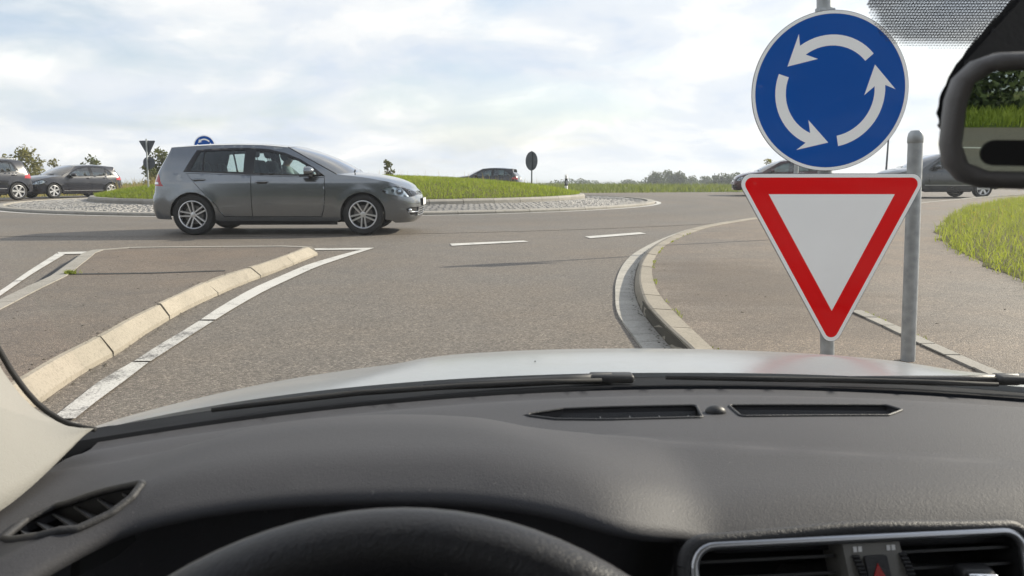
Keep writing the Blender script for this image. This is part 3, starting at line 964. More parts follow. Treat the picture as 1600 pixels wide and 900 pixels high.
def grow_verge():
    tip = pts([(1462, 366), (1470, 352), (1486, 337), (1520, 324), (1560, 315), (1600, 309.5), (1680, 303)], .106)
    low = pts([(1468, 374), (1490, 388), (1530, 409), (1570, 426), (1610, 444), (1720, 500)], .106)
    poly = np.array([p[:2] for p in tip] + [(22, 12)] + [p[:2] for p in low[::-1]])
    poly = dense(poly, .5); poly += RNG.normal(0, .05, poly.shape)
    V, T = tri2d(poly, (), .6)
    base = tag(link('grass_verge', mesh_np('grass_verge', np.column_stack([V, np.full(len(V), .1095)]), T, M['soil'])), kind='structure')
    lo, hi = poly.min(0), poly.max(0)
    def inside(n, grow=0.):
        P = RNG.uniform(lo, hi, (n, 2)); P = P[in_poly(P, poly)]
        d = seg_dist(P, poly, np.roll(poly, -1, 0)) if len(P) < 60000 else np.ones(len(P))
        return np.column_stack([P, np.full(len(P), .12)]), d
    P, d = inside(200000)
    k = P[:, 1] < 1e9
    blades('grass', clumped(P[k], .45, .7), .06, .19, .0075, M['verge_grass'], 1.35)
    Q_, dq = inside(59000); Q_ = Q_[dq < .45]
    blades('grass', clumped(Q_, .3, .2), .03, .12, .009, M['verge_grass'], 1.1)
    P, d = inside(5200)
    blades('grass_stalks', clumped(P[d > .2], .8, .6), .2, .38, .007, M['dry_grass'], .6)
    # straying tufts that creep on to the tarmac
    E = dense(np.array([p[:2] for p in low]), .02)[:900]
    E = E + RNG.normal(0, .05, E.shape)
    blades('grass', clumped(np.column_stack([E, np.full(len(E), .107)]), .8, .3), .02, .10, .008, M['verge_grass'], 1.2)
    # small yellow flower heads
    P, d = inside(260); P = P[d > .1]
    bm = bmesh.new()
    for p in P:
        bmesh.ops.create_icosphere(bm, subdivisions=1, radius=random.uniform(.008, .016), matrix=Matrix.Translation((p[0], p[1], p[2] + random.uniform(.12, .34))))
    tag(link('flower_heads', bm_mesh('flower_heads', bm, M['flower'])), kind='stuff')
grow_verge()

def grow_field():
    # rough grass beyond the road on the far side, up to where the land falls away
    n = 60000
    y = 44 + 44 * RNG.uniform(0, 1, n) ** 1.1; x = RNG.uniform(-60, 75, n)
    P = np.column_stack([x, y, terrain_z(x, y)])
    arm = in_poly(P[:, :2], [(3, 15.5), (14, 24.5), (24, 34.5), (62, 69), (56, 83), (32, 51.6), (14, 46.2), (4, 43)])
    k = ~arm & (np.hypot(x - CX, y - CY) > R_ROAD + .3)
    blades('field_grass', clumped(P[k], .35, 2.5), .12, .42, .05, M['field_grass'], .7)
    n = 14000
    x = RNG.uniform(-48, -17, n); y = RNG.uniform(33, 62, n)
    P = np.column_stack([x, y, terrain_z(x, y)]); P = P[np.hypot(x - CX, y - CY) > R_ROAD + .5]
    blades('field_grass', clumped(P, .4, 2.), .15, .5, .05, M['dry_grass'], .7)
    # right of the right arm
    n = 16000
    x = RNG.uniform(18, 60, n); y = RNG.uniform(20, 60, n)
    P = np.column_stack([x, y, np.full(n, .1)])
    k = in_poly(P[:, :2], [(24.3, 33.9), (60, 66), (60, 44), (27, 30)])
    blades('field_grass', P[k], .15, .45, .04, M['field_grass'], .7)
    # the bank behind, for the mirror
    n = 22000
    x = RNG.uniform(-22, 14, n); y = RNG.uniform(-24.5, -17, n)
    P = np.column_stack([x, y, terrain_z(x, y)])
    blades('field_grass', P, .12, .30, .03, M['mound_grass'], .6)
grow_field()
strip('road_marking', [(-40, -6.6), (40, -6.2)], [(-40, -6.8), (40, -6.4)], .0, M['road_paint'])
strip('road_marking', [(-40, -13.4), (40, -9.0)], [(-40, -13.6), (40, -9.2)], .0, M['road_paint'])

# little weed growing in the kerb joint of the island
p = G(111, 428, .1)
rt = np.column_stack([p[0] + RNG.normal(0, .022, 160), p[1] + RNG.normal(0, .022, 160), np.full(160, .1)])
weed = blades('weed', rt, .015, .045, .008, M['verge_grass'], 1.2)


# ------------------------------------------------------------------ trees and bushes
def leaf_cloud(centres, radii, n, size, squash=.85):
    """n small leaf quads spread through several clumps"""
    centres = np.asarray(centres); radii = np.asarray(radii)
    w = radii ** 2.2; w /= w.sum()
    k = RNG.choice(len(centres), n, p=w)
    d = RNG.normal(0, 1, (n, 3)); d /= np.linalg.norm(d, axis=1)[:, None]
    rad = radii[k] * RNG.uniform(.15, 1.08, n) ** .6
    P = centres[k] + d * rad[:, None] * np.array((1, 1, squash))
    a = RNG.normal(0, 1, (n, 3)); a /= np.linalg.norm(a, axis=1)[:, None]
    b = np.cross(a, RNG.normal(0, 1, (n, 3))); b /= np.maximum(np.linalg.norm(b, axis=1), 1e-9)[:, None]
    s = size * RNG.uniform(.6, 1.35, n)[:, None]
    V = np.stack([P - a * s * .9, P + b * s * .45, P + a * s * .9, P - b * s * .45], 1).reshape(-1, 3)
    q = np.arange(n) * 4
    return V, np.stack([q, q + 1, q + 2, q + 3], 1)

def tree(name, label, cat, x, y, h, width, leafmat, n=1400, leaf=.12, clumps=9, base=.15, group=None, trunk_r=None, z=None, seed=None, slim=0.):
    global RNG
    rs = random.Random(seed if seed is not None else int(abs(x * 31 + y * 17)))
    if z is None: z = float(terrain_z(np.array(x), np.array(y)))
    t = thing(name, label, cat, (x, y, z), rs.uniform(0, 6), group)
    cs, rd, bm = [], [], bmesh.new()
    tr = trunk_r or h * .022
    top = Vector((rs.uniform(-.06, .06) * h, rs.uniform(-.06, .06) * h, h * .86))
    mid = Vector((rs.uniform(-.04, .04) * h, rs.uniform(-.04, .04) * h, h * .45))
    bm_tube(bm, [(0, 0, -.15), tuple(mid * .5), tuple(mid), tuple((mid + top) / 2), tuple(top)], [tr * 1.3, tr, tr * .8, tr * .5, tr * .15], 7)
    for i in range(clumps):
        f = (i + .5) / clumps
        zz = h * (base + (1 - base) * (.12 + .80 * f))
        prof = math.sin(math.pi * min(1, .18 + .80 * f) ** 1.0) ** .7 if not slim else (1 - f) ** .7 + .15
        ang = rs.uniform(0, 6.28) + i * 2.4
        rad = width * .5 * prof * rs.uniform(.25, .72)
        c = Vector((math.cos(ang) * rad, math.sin(ang) * rad, zz))
        cs.append(tuple(c)); rd.append(width * .5 * rs.uniform(.26, .50) * (.65 + .5 * prof))
        s = mid * (.35 + .9 * f) if f < .6 else (mid + top) / 2
        bm_tube(bm, [tuple(s), tuple((s + c) / 2 + Vector((0, 0, -.03 * h))), tuple(c)], [tr * .45, tr * .3, tr * .1], 5)
    link('trunk', bm_mesh('trunk', bm, M['bark'], True), t)
    V, Q = leaf_cloud(cs, rd, n, leaf)
    link('crown', mesh_np('crown', V, Q, leafmat), t)
    return t

def at(u, d):
    return ((u - 800) / F * d, d)
tree('bush', 'round olive green bush standing behind the two dark cars on the left', 'bush', *at(46, 56), 3.1, 3.6, M['olive_leaf'], 1500, .15, 14, .02)
tree('sapling', 'thin pale sapling rising just above the windscreen of the navy estate car', 'sapling', *at(94, 58), 2.5, 1.5, M['olive_leaf'], 260, .12, 6, .2)
tree('bush', 'dark bush with two small heads rising over the roof of the navy estate car', 'bush', *at(152, 58), 2.5, 2.4, M['bush_leaf'], 420, .14, 8, .1)
tree('bush', 'taller loose dark green bush between the thin leaning sign post and the grey hatchback', 'bush', *at(259, 43), 2.7, 2.0, M['bush_leaf'], 1500, .11, 14, .0)
tree('bush', 'low dark bush just right of the foot of the thin leaning sign post', 'bush', *at(247, 42), 1.5, 1.5, M['bush_leaf'], 600, .10, 8, .0)
tree('sapling', 'small lone leafy sapling rising above the grass mound past the grey car bonnet', 'sapling', *at(608, 44), 2.05, 1.0, M['bush_leaf'], 520, .09, 9, .05, z=-.05)
tree('sapling', 'small sapling beside the bonnet of the maroon car, left of the blue sign edge', 'sapling', *at(1199, 44), 2.1, 1.5, M['olive_leaf'], 420, .10, 8, .1)

# wood on the falling land to the right: trees one can tell apart
far = [  # u, distance, height over the rim, crown width, label
    (908, 270, -1.1, 8.5, 'far small rounded tree right of the white marker post'),
    (979, 250, -1.1, 7.5, 'far rounded tree standing alone midway along the horizon wood'),
    (1024, 215, 1.0, 8.0, 'left end tree of the tall far clump on the horizon'),
    (1040, 225, 1.5, 8.0, 'tallest tree of the tall far clump on the horizon'),
    (1054, 215, 1.0, 7.0, 'right end tree of the tall far clump on the horizon'),
    (1080, 240, -.1, 7.5, 'low far tree just right of the tall clump'),
    (1098, 250, -.1, 8.0, 'low far tree beside the slim far tower'),
    (1128, 205, .6, 8.0, 'far tree just right of the slim far tower'),
    (1146, 200, .8, 8.0, 'far dark tree close to the corner of the red triangle sign'),
    (1166, 205, .6, 8.0, 'far dark tree half hidden by the corner of the red triangle sign'),
]
for u, d, up, w, lab in far:
    x, y = at(u, d)
    z = float(terrain_z(np.array(x), np.array(y)))
    htop = H + up * d / 215 - z
    tree('tree', lab, 'tree', x, y, htop, w * 1.25, M['wood_leaf'], 2600, .36, 18, .10, 'far trees on the horizon wood')
def far_wood():
    cs, rd = [], []
    for u in np.arange(860, 1260, 4.5):
        d = 300 + 40 * math.sin(u * .05)
        x, y = at(u, d); z = H - random.uniform(3.2, 5.0) + (0.9 if u > 1090 else 0)
        cs.append((x, y, z)); rd.append(random.uniform(1.8, 3.2))
    for u in np.arange(-200, 860, 9):
        x, y = at(u, 330); cs.append((x, y, H - random.uniform(4.5, 6.))); rd.append(2.5)
    V, Q = leaf_cloud(cs, rd, 24000, .5)
    tag(link('far_wood', mesh_np('far_wood', V, Q, M['wood_leaf'])), kind='stuff')
far_wood()

def far_tower():
    x, y = at(1113, 210); z = float(terrain_z(np.array(x), np.array(y)))
    t = thing('tower', 'slim grey tower on the horizon among the far trees', 'tower', (x, y, z))
    top = H + .5 - z
    bm = bmesh.new(); bm_box(bm, (0, 0, top * .46), (.8, .8, top * .92), .05)
    link('shaft', bm_mesh('shaft', bm, M['sign_back']), t)
    bm = bmesh.new(); bm_box(bm, (0, 0, top * .95), (1.2, 1.2, top * .06), .05); bm_tube(bm, [(0, 0, top * .98), (0, 0, top + .5)], .08, 6)
    link('head', bm_mesh('head', bm, M['sign_back']), t)
far_tower()

# woodland behind the car: what the inside mirror shows, one dark mass
def woodland():
    cs, rd = [], []
    for x in np.arange(-17, 10, .8):
        for z in np.arange(.3, 11, 1.0):
            cs.append((x + random.uniform(-.7, .7), -23.6 - random.uniform(0, 4) - z * .12, z + random.uniform(-.6, .6))); rd.append(random.uniform(.7, 1.5))
    V, Q = leaf_cloud(cs, rd, 90000, .15)
    w = tag(link('woodland', mesh_np('woodland', V, Q, M['wood_leaf'])), kind='stuff')
    bm = bmesh.new()
    for x in np.arange(-16, 9, 1.7):
        xx = x + random.uniform(-.5, .5); yy = -26 - random.uniform(0, 2)
        bm_tube(bm, [(xx, yy, -.2), (xx + .1, yy, 4), (xx + random.uniform(-.4, .4), yy, 9)], [.16, .12, .05], 6)
    tag(link('trunks', bm_mesh('trunks', bm, M['bark'], True), w), kind='stuff')
woodland()

# leaves, grit and gum on the paved areas
def litter():
    V, Fq = [], []
    def bit(x, y, z, r):
        k = len(V); n = random.randint(4, 6); a0 = random.uniform(0, 6)
        for i in range(n):
            a = a0 + 2 * math.pi * i / n
            V.append((x + r * math.cos(a) * random.uniform(.6, 1.2), y + r * math.sin(a) * random.uniform(.6, 1.2), z))
        V.append((x, y, z + r * random.uniform(.15, .4)))
        for i in range(n): Fq.append((k + i, k + (i + 1) % n, k + n))
    isl = np.vstack([pi_.P, np.array(isl_edge_top)[1:, :2], smooth_path(np.array(isl_edge_left)[:, :2], 30)[1:]])
    for poly, z, n in ((isl, .099, 90), (np.vstack([pb.P, [(6.2, 16.2), (8.5, 14), (6, 8), (2.0, 2.5)]]), .107, 170), (np.array([(-4, 4), (1.6, 4), (1.9, 8), (-3, 9)]), .001, 12)):
        lo, hi = poly.min(0), poly.max(0); c = 0
        while c < n:
            p = RNG.uniform(lo, hi)
            if in_poly([p], poly)[0]:
                bit(p[0], p[1], z, random.choice((.004, .005, .006, .008, .011))); c += 1
    # dirt gathered in the gutter and along the kerb backs
    for s in np.arange(.2, pf.total * .75, .035):
        f, n = pf.at(s); bit(f[0] + random.uniform(-.05, .0) * n[0], f[1] - .02, .006, random.uniform(.004, .010))
    for s in np.arange(.1, pi_.total, .05):
        f, n = pi_.at(s)
        if random.random() < .7: bit(f[0] + random.uniform(-.04, .02), f[1] + random.uniform(-.02, .03), .100, random.uniform(.004, .011))
    for s in np.arange(.1, po.total, .05):
        f, n = po.at(s)
        if random.random() < .7: bit(f[0] + random.uniform(.0, .05), f[1] + random.uniform(-.03, .01), .001, random.uniform(.004, .011))
    tag(link('grit', mesh_py('grit', V, Fq, M['joint_filling'])), kind='stuff')
    # moss and small weeds at the back of the right kerb
    R_ = []
    for s in np.arange(.05, pb.total * .7, .012):
        f, n = pb.at(s)
        if math.sin(s * 5.) + math.sin(s * 13.7) > .55: R_.append((f[0] + random.uniform(0, .025), f[1] + random.uniform(-.01, .02), .108))
    for s in np.arange(.05, pe2.total, .02):
        f, n = pe2.at(s)
        if math.sin(s * 4.) + math.sin(s * 9.7) > .7: R_.append((f[0] + random.uniform(.03, .05), f[1] + random.uniform(-.01, .02), .108))
    blades('weeds', np.array(R_), .008, .028, .006, M['verge_grass'], 1.2)
litter()
# ------------------------------------------------------------------ cars
class Shell:
    """skin of a car: sheet coordinates (s, z) run along the flank and wrap round both ends to the middle"""
    def __init__(self, sp):
        self.sp = sp
        self.L = sp['L']; self.xr, self.xf = sp['rear_turn'], self.L - sp['front_turn']
        self.Lr, self.Lf = sp['rear_turn'] + .42, sp['front_turn'] + .45
        self.sR, self.sF = self.xr - self.Lr, self.xf + self.Lf
        k = sp.get('hs', 1.0); self.k = k
        w = sp['W'] / 2
        zs = np.array([.12, .20, .27, .42, .58, .70, .80, .84, .90, .97, 1.06, 1.18, 1.30, 1.40, 1.50]) * k
        ws = np.array([.905, .945, .972, .992, 1.0, .998, .990, .984, .962, .940, .902, .842, .765, .688, .60]) * w
        self.Wz = smooth_curve(zs, ws)
        self.Xr = smooth_curve(*zip(*[(z * k, x) for z, x in sp['rear_prof']]))
        self.Xn = smooth_curve(*zip(*[(z * k, x) for z, x in sp['nose_prof']]))
        L = self.L
        self.tx = smooth_curve([0, .5, 1.1, L * .5, L - 1.1, L - .5, L], [.94, .975, .997, 1.0, .995, .965, .93])
    def W(self, x, z):
        w = self.Wz(z) * self.tx(x)
        for ax in (self.sp['ax_r'], self.sp['ax_f']):
            d = np.hypot(x - ax, z - self.sp['wr'])
            w = w + .009 * np.exp(-((d - self.sp['arch'] - .015) / .055) ** 2) * (z < .8 * self.k)
        return w
    def __call__(self, S, Z, side=-1, out=0.0):
        S = np.asarray(S, float); Z = np.asarray(Z, float)
        S, Z = np.broadcast_arrays(S, Z)
        x = S.copy(); ey = np.ones_like(S)
        e, e2 = .52, .58
        r = S < self.xr
        ph = np.clip((self.xr - S) / self.Lr, 0, 1) * np.pi / 2
        X0 = self.Xr(Z)
        x = np.where(r, self.xr - (self.xr - X0) * np.sin(ph) ** e, x)
        ey = np.where(r, np.cos(ph).clip(0) ** e, ey)
        f = S > self.xf
        ph = np.clip((S - self.xf) / self.Lf, 0, 1) * np.pi / 2
        X1 = self.Xn(Z)
        x = np.where(f, self.xf + (X1 - self.xf) * np.sin(ph) ** e2, x)
        ey = np.where(f, np.cos(ph).clip(0) ** e2, ey)
        w = self.W(x, Z)
        y = (w + out) * ey
        x = np.where(r, x - out * np.sin(ph if False else np.clip((self.xr - S) / self.Lr, 0, 1) * np.pi / 2), x)
        x = np.where(f, x + out * np.sin(ph), x)
        return np.stack([x, side * y, Z], -1)
    def panel(self, poly, holes=(), step=.04, thick=.018, out=0.0, side=-1):
        V, T = tri2d(poly, holes, step)
        P = self(V[:, 0], V[:, 1], side, out)
        if side > 0: T = T[:, ::-1]
        return solid(P, T, thick)

def join_np(parts):
    Vs, Ts, o = [], [], 0
    for V, T in parts:
        Vs.append(V); Ts.append(T + o); o += len(V)
    return np.vstack(Vs), np.vstack(Ts)

def weld_seam(me):
    bm = bmesh.new(); bm.from_mesh(me)
    bmesh.ops.remove_doubles(bm, verts=[v for v in bm.verts if abs(v.co.y) < 2e-3], dist=2e-3)
    bm.to_mesh(me); bm.free()

def cap_grid(E, C, nq=17, pz=2.2, thick=.015):
    """surface from the left edge over the centre line to the right edge; E,C are (n,3), E has y>0"""
    q = np.linspace(-1, 1, nq)
    n = len(E)
    P = np.zeros((n, nq, 3))
    for j, t in enumerate(q):
        a = abs(t) ** pz
        P[:, j, 0] = C[:, 0] + (E[:, 0] - C[:, 0]) * t * t
        P[:, j, 1] = t * E[:, 1]
        P[:, j, 2] = C[:, 2] + (E[:, 2] - C[:, 2]) * a
    V = P.reshape(-1, 3); T = []
    for i in range(n - 1):
        for j in range(nq - 1):
            a, b, c, d = i * nq + j, i * nq + j + 1, (i + 1) * nq + j + 1, (i + 1) * nq + j
            for t in ((a, b, c), (a, c, d)):
                ar = np.linalg.norm(np.cross(V[t[1]] - V[t[0]], V[t[2]] - V[t[0]]))
                if ar > 1e-9: T.append(t)
    T = np.array(T)
    nrm = np.cross(V[T[:, 1]] - V[T[:, 0]], V[T[:, 2]] - V[T[:, 0]]).sum(0)
    if nrm[2] < 0: T = T[:, ::-1]
    return solid(V, T, thick)

WHEEL_CACHE = {}
def wheel_meshes(style, r, w, detail):
    key = (style, r, w)
    if key in WHEEL_CACHE: return WHEEL_CACHE[key]
    seg = 48 if detail else 24
    rot = Matrix.Rotation(R(90), 4, 'X')        # lathe axis -> -Y outward
    rr = r * .70
    bm = bmesh.new()
    bm_lathe(bm, [(rr * .97, w * .40), (rr * 1.03, w * .47), (r * .80, w * .50), (r * .93, w * .47), (r * .985, w * .36), (r, w * .2), (r, -w * .2), (r * .985, -w * .36), (r * .93, -w * .47), (r * .78, -w * .5), (rr * .97, -w * .42)], seg, rot, True)
    tyre = bm_mesh('tyre', bm, M['rubber'], True, 40)
    bm = bmesh.new()
    bm_lathe(bm, [(rr * .90, w * .34), (rr * .92, w * .44), (rr * .96, w * .475), (rr * 1.0, w * .465), (rr * 1.02, w * .40), (rr * .98, -w * .3), (rr * .93, -w * .3)], seg, rot, True)
    bm_lathe(bm, [(.0, w * .40), (rr * .13, w * .405), (rr * .20, w * .385), (rr * .22, w * .28), (0, w * .27)], 20, rot)
    spokes = 5 if style == 'double' else 6
    for i in range(spokes):
        a = 2 * math.pi * i / spokes + .16
        offs = (-1, 1) if style == 'double' else (0,)
        for o in offs:
            wi, wo = (.095, .10) if style == 'double' else (.20, .34)
            oi, oo = (o * .095, o * .17)
            poly = [(rr * .15, rr * (oi - wi / 2)), (rr * .95, rr * (oo - wo / 2)), (rr * .95, rr * (oo + wo / 2)), (rr * .15, rr * (oi + wi / 2))]
            Mx = rot @ Matrix.Rotation(a, 4, 'Z')
            A = [bm.verts.new(Mx @ Vector((p[0], p[1], w * (.40 if k in (0, 3) else .43)))) for k, p in enumerate(poly)]
            c = [(p[0], p[1]) for p in poly]
            B = [bm.verts.new(Mx @ Vector((p[0], p[1] * 1.22 if o == 0 else p[1] + (.02 * rr if k > 1 else -.02 * rr), w * .27))) for k, p in enumerate(c)]
            bm.faces.new(A); bm.faces.new(B[::-1])
            for k in range(4): bm.faces.new((A[k], B[k], B[(k + 1) % 4], A[(k + 1) % 4]))
    rim = bm_mesh('rim', bm, M['alloy'], True, 30)
    bm = bmesh.new()
    bm_lathe(bm, [(0, w * .12), (rr * .95, w * .10), (rr * .95, -w * .1), (0, -w * .1)], 24, rot)
    disc = bm_mesh('wheel_hub', bm, M['interior_dark'], True, 40)
    bm = bmesh.new()
    bm_lathe(bm, [(rr * .25, w * .20), (rr * .66, w * .20), (rr * .66, w * .14), (rr * .25, w * .14)], 24, rot, True)
    brake = bm_mesh('brake_disc', bm, M['brake'], True, 40)
    WHEEL_CACHE[key] = (disc, tyre, rim, brake)
    return WHEEL_CACHE[key]

def seat_mesh():
    bm = bmesh.new()
    bm_box(bm, (0, 0, .20), (.50, .48, .16), .05)
    bm_box(bm, (-.30, 0, .50), (.14, .46, .62), .06, Matrix.Rotation(R(-17), 4, 'Y'))
    return bm_mesh('seat', bm, M['seat_fabric'], True, 40)
def headrest_mesh():
    bm = bmesh.new()
    bm_box(bm, (-.43, 0, .93), (.09, .25, .18), .045, Matrix.Rotation(R(-12), 4, 'Y'), 3)
    bm_tube(bm, [(-.40, -.06, .76), (-.43, -.06, .90)], .007, 6); bm_tube(bm, [(-.40, .06, .76), (-.43, .06, .90)], .007, 6)
    return bm_mesh('headrest', bm, M['seat_fabric'], True, 40)
SEAT, HEADREST = seat_mesh(), headrest_mesh()

def build_car(sp, name, label, cat, loc, rz, group=None, detail=1):
    sh = Shell(sp); k = sh.k; st = .04 if detail else .085
    root = thing(name, label, cat, loc, rz, group)
    paint = M[sp['paint']]
    xr, xf, wr, ar = sp['ax_r'], sp['ax_f'], sp['wr'], sp['arch']
    Z = lambda P: [(s, z * k) for s, z in P]
    def arch_pts(ax, z0, fwd):
        a0 = math.asin((z0 - wr) / ar)
        t = np.linspace(math.pi - a0, a0, 26)
        return [(ax + ar * math.cos(a), wr + ar * math.sin(a)) for a in t]
    zb = sp['sill'] * k
    outline = [(sh.sR, sp['rear_bot'] * k), (xr - ar - .10, sp['rear_bot'] * k - .02)] + arch_pts(xr, zb + .03, 1) + [(xr + ar + .05, zb)] + \
              [(xf - ar - .05, zb)] + arch_pts(xf, zb + .03, 1) + [(xf + ar + .10, sp['front_bot'] * k), (sh.sF, sp['front_bot'] * k)]
    fender = [(s if s < 50 else sh.sF, z) for s, z in Z(sp['fender'])]            # from the windscreen base to the middle of the nose
    roof_e = [(s if s > -50 else sh.sR, z) for s, z in Z(sp['roof_edge'])]        # from the top of the windscreen post to the middle of the tail
    outline += fender[::-1] + roof_e
    dlo = Z(sp['dlo'])
    doors = [Z(d) for d in sp['doors']]
    bigdoor = Z(sp['door_hole'])
    lamps = [Z(sp['headlight'])]; tails = [[(s if s > -50 else sh.sR, z) for s, z in Z(sp['taillight'])]]
    hatch = [(s if s > -50 else sh.sR, z) for s, z in Z(sp['hatch_glass'])]
    fix = lambda P: [(s if s < 50 else sh.sF, z) for s, z in Z(P)]
    grille, intake = fix(sp['grille']), fix(sp['intake'])
    fog = Z(sp['fog'])
    holes = [dlo, bigdoor] + lamps + tails + [hatch, grille, intake, fog]
    # edge-sharing holes (those that reach the middle) are cut out of the outline itself
    def cut_mid(P):  # widen slightly past the middle so that the tessellation drops it
        return P
    body = []
    body_parts = []
    mids = [tails[0], hatch, grille, intake]
    loops = [dlo, bigdoor, *lamps, fog] + mids
    V2, T2 = tri2d_mid(outline, loops, st)
    for side in (-1, 1):
        P = sh(V2[:, 0], V2[:, 1], side)
        body_parts.append(solid(P, T2 if side < 0 else T2[:, ::-1], .018))
    # roof
    n = 26
    E2 = resample(roof_e, n); Ee = sh(E2[:, 0], E2[:, 1], 1); Ee[:, 2] += .003; Ee[:, 1] *= 1.002
    roofc = smooth_curve(*zip(*sorted(sp['roofline'])))
    rx = np.array([p[0] for p in sp['roofline']])
    cx = np.linspace(max(rx), min(rx), n)
    Cc = np.stack([cx, 0 * cx, roofc(cx) * k], 1); Cc[-1] = Ee[-1]; Cc[-1][1] = 0
    body_parts.append(cap_grid(Ee, Cc, 21, 2.6))
    V, T = join_np(body_parts)
    me = mesh_np('body', V, T, paint, True); weld_seam(me)
    link('body', me, root)
    # bonnet
    E2 = resample(fender, n); Eb = sh(E2[:, 0], E2[:, 1], 1)
    hx = np.array([p[0] for p in sp['hoodline']]); hood = smooth_curve(*zip(*sp['hoodline']))
    u = np.linspace(0, 1, n)
    cx = min(hx) + (max(hx) - min(hx)) * u ** .85
    Ch = np.stack([cx, 0 * cx, hood(cx) * k], 1); Ch[-1] = Eb[-1]; Ch[-1][1] = 0
    Ebi = Eb.copy(); Ebi[:, 1] = np.maximum(Ebi[:, 1] - .004, 0)
    V, T = cap_grid(Ebi, Ch, 21, 3.0)
    link('bonnet', mesh_np('bonnet', V, T, paint, True), root)
    # windscreen between roof front and bonnet rear
    a, b = np.array(roof_e[0]), np.array(fender[0])
    tt = np.linspace(0, 1, 12)
    Es = np.array([sh(*(a + (b - a) * t), 1) for t in tt])
    C0, C1 = Cc[0], Ch[0]
    Cs = np.array([C0 + (C1 - C0) * t + np.array((.03, 0, .035)) * 4 * t * (1 - t) for t in tt])
    Es[:, 1] -= .012
    V, T = cap_grid(Es, Cs, 15, 2.4, .004)
    link('windscreen', mesh_np('windscreen', V, T, M[sp['glass_front']], True), root)
    # windscreen posts cover strip (black seal)
    for s in (-1, 1):
        bm = bmesh.new(); bm_tube(bm, [(e[0], s * (e[1] + .006), e[2] + .004) for e in Es], .010, 6)
        link('windscreen_seal', bm_mesh('windscreen_seal', bm, M['dark_trim'], True), root)
    # side glass: black frames with panes
    for side in (-1, 1):
        big = [(s, z) for s, z in dlo]
        cpt = np.mean(big, 0)
        grown = [tuple(np.array(p) + (np.array(p) - cpt) / np.linalg.norm(np.array(p) - cpt) * .012) for p in big]
        panes = [Z(p) for p in sp['panes']]
        V, T = sh.panel(grown, panes, st * 1.2, .014, .003, side)
        fr = link('window_frame', mesh_np('window_frame', V, T, M['gloss_black'], True), root)
        for p in panes:
            V, T = sh.panel(p, (), .12, .004, -.004, side)
            link('window_pane', mesh_np('window_pane', V, T, M[sp['glass']], True), fr)
        for i, d in enumerate(doors):
            V, T = sh.panel(d, (), st, .02, .001, side)
            do = link('door', mesh_np('door', V, T, paint, True), root)
            if i < len(sp['handles']):
                hx_, hz_ = sp['handles'][i]
                p = sh(hx_, hz_ * k, side)
                bm = bmesh.new()
                bm_tube(bm, [(p[0] - .10, p[1] + side * .004, p[2]), (p[0] - .06, p[1] + side * .026, p[2]), (p[0] + .06, p[1] + side * .026, p[2]), (p[0] + .10, p[1] + side * .004, p[2])], [.010, .015, .015, .010], 8)
                bm_box(bm, (p[0], p[1] + side * .001, p[2] - .008), (.15, .012, .05), .004)
                me = bm_mesh('handle', bm, paint, True, 40); me.materials.append(M['dark_trim'])
                for f in me.polygons:
                    if len(f.vertices) and abs(f.center[1] - p[1]) < .008 and f.center[2] < p[2] + .012: f.material_index = 1
                link('handle', me, do)
        # sill strip
        V, T = sh.panel([(xr + ar + .06, zb - .055), (xf - ar - .06, zb - .055), (xf - ar - .06, zb + .005), (xr + ar + .06, zb + .005)], (), .1, .02, .004, side)
        link('sill', mesh_np('sill', V, T, M['dark_trim'], True), root)
        if sp.get('door_trim'):
            z0 = sp['door_trim'] * k
            V, T = sh.panel([(xr + ar + .06, z0), (xf - ar - .06, z0), (xf - ar - .06, z0 + .022), (xr + ar + .06, z0 + .022)], (), .12, .02, .012, side)
            link('side_moulding', mesh_np('side_moulding', V, T, M['satin_silver'], True), root)
        # lamps
        P_, T_ = sh.panel(lamps[0], (), .06, .004, -.001, side)
        hl = link('headlight', mesh_np('headlight', P_, T_, M['lamp_glass'], True), root)
        V, T = sh.panel(lamps[0], (), .06, .01, -.055, side)
        link('reflector', mesh_np('reflector', V, T, M['lamp_clear'], True), hl)
        for (s_, z_, r_) in sp['bulbs']:
            bm = bmesh.new()
            p = sh(s_, z_ * k, side, -.05); q = sh(s_, z_ * k, side, -.02); d_ = Vector(q - p).normalized()
            Mx = Matrix.Translation(Vector(p)) @ d_.to_track_quat('Z', 'Y').to_matrix().to_4x4()
            bm_lathe(bm, [(0, .03), (r_ * .6, .024), (r_, .006), (r_ * 1.1, .0), (r_ * 1.15, .014), (r_ * 1.28, .018), (r_ * 1.3, -.01)], 18, Mx)
            link('lamp_lens', bm_mesh('lamp_lens', bm, M['lamp_reflector'], True), hl)
        V, T = sh.panel(tails[0], (), .06, .02, .003, side)
        tl = link('taillight', mesh_np('taillight', V, T, M['lamp_red'], True), root)
        if detail:
            tp = np.array(tails[0]); lo_, hi_ = tp.min(0), tp.max(0)
            zc = lo_[1] + (hi_[1] - lo_[1]) * .27
            V, T = sh.panel([(lo_[0] + .07, zc - .018), (hi_[0] - .10, zc - .018), (hi_[0] - .12, zc + .016), (lo_[0] + .07, zc + .016)], (), .06, .006, .006, side)
            link('reversing_lens', mesh_np('reversing_lens', V, T, M['lamp_clear'], True), tl)
        V, T = sh.panel(fog, (), .06, .02, -.02, side)
        fg = link('fog_recess', mesh_np('fog_recess', V, T, M['black_plastic'], True), root)
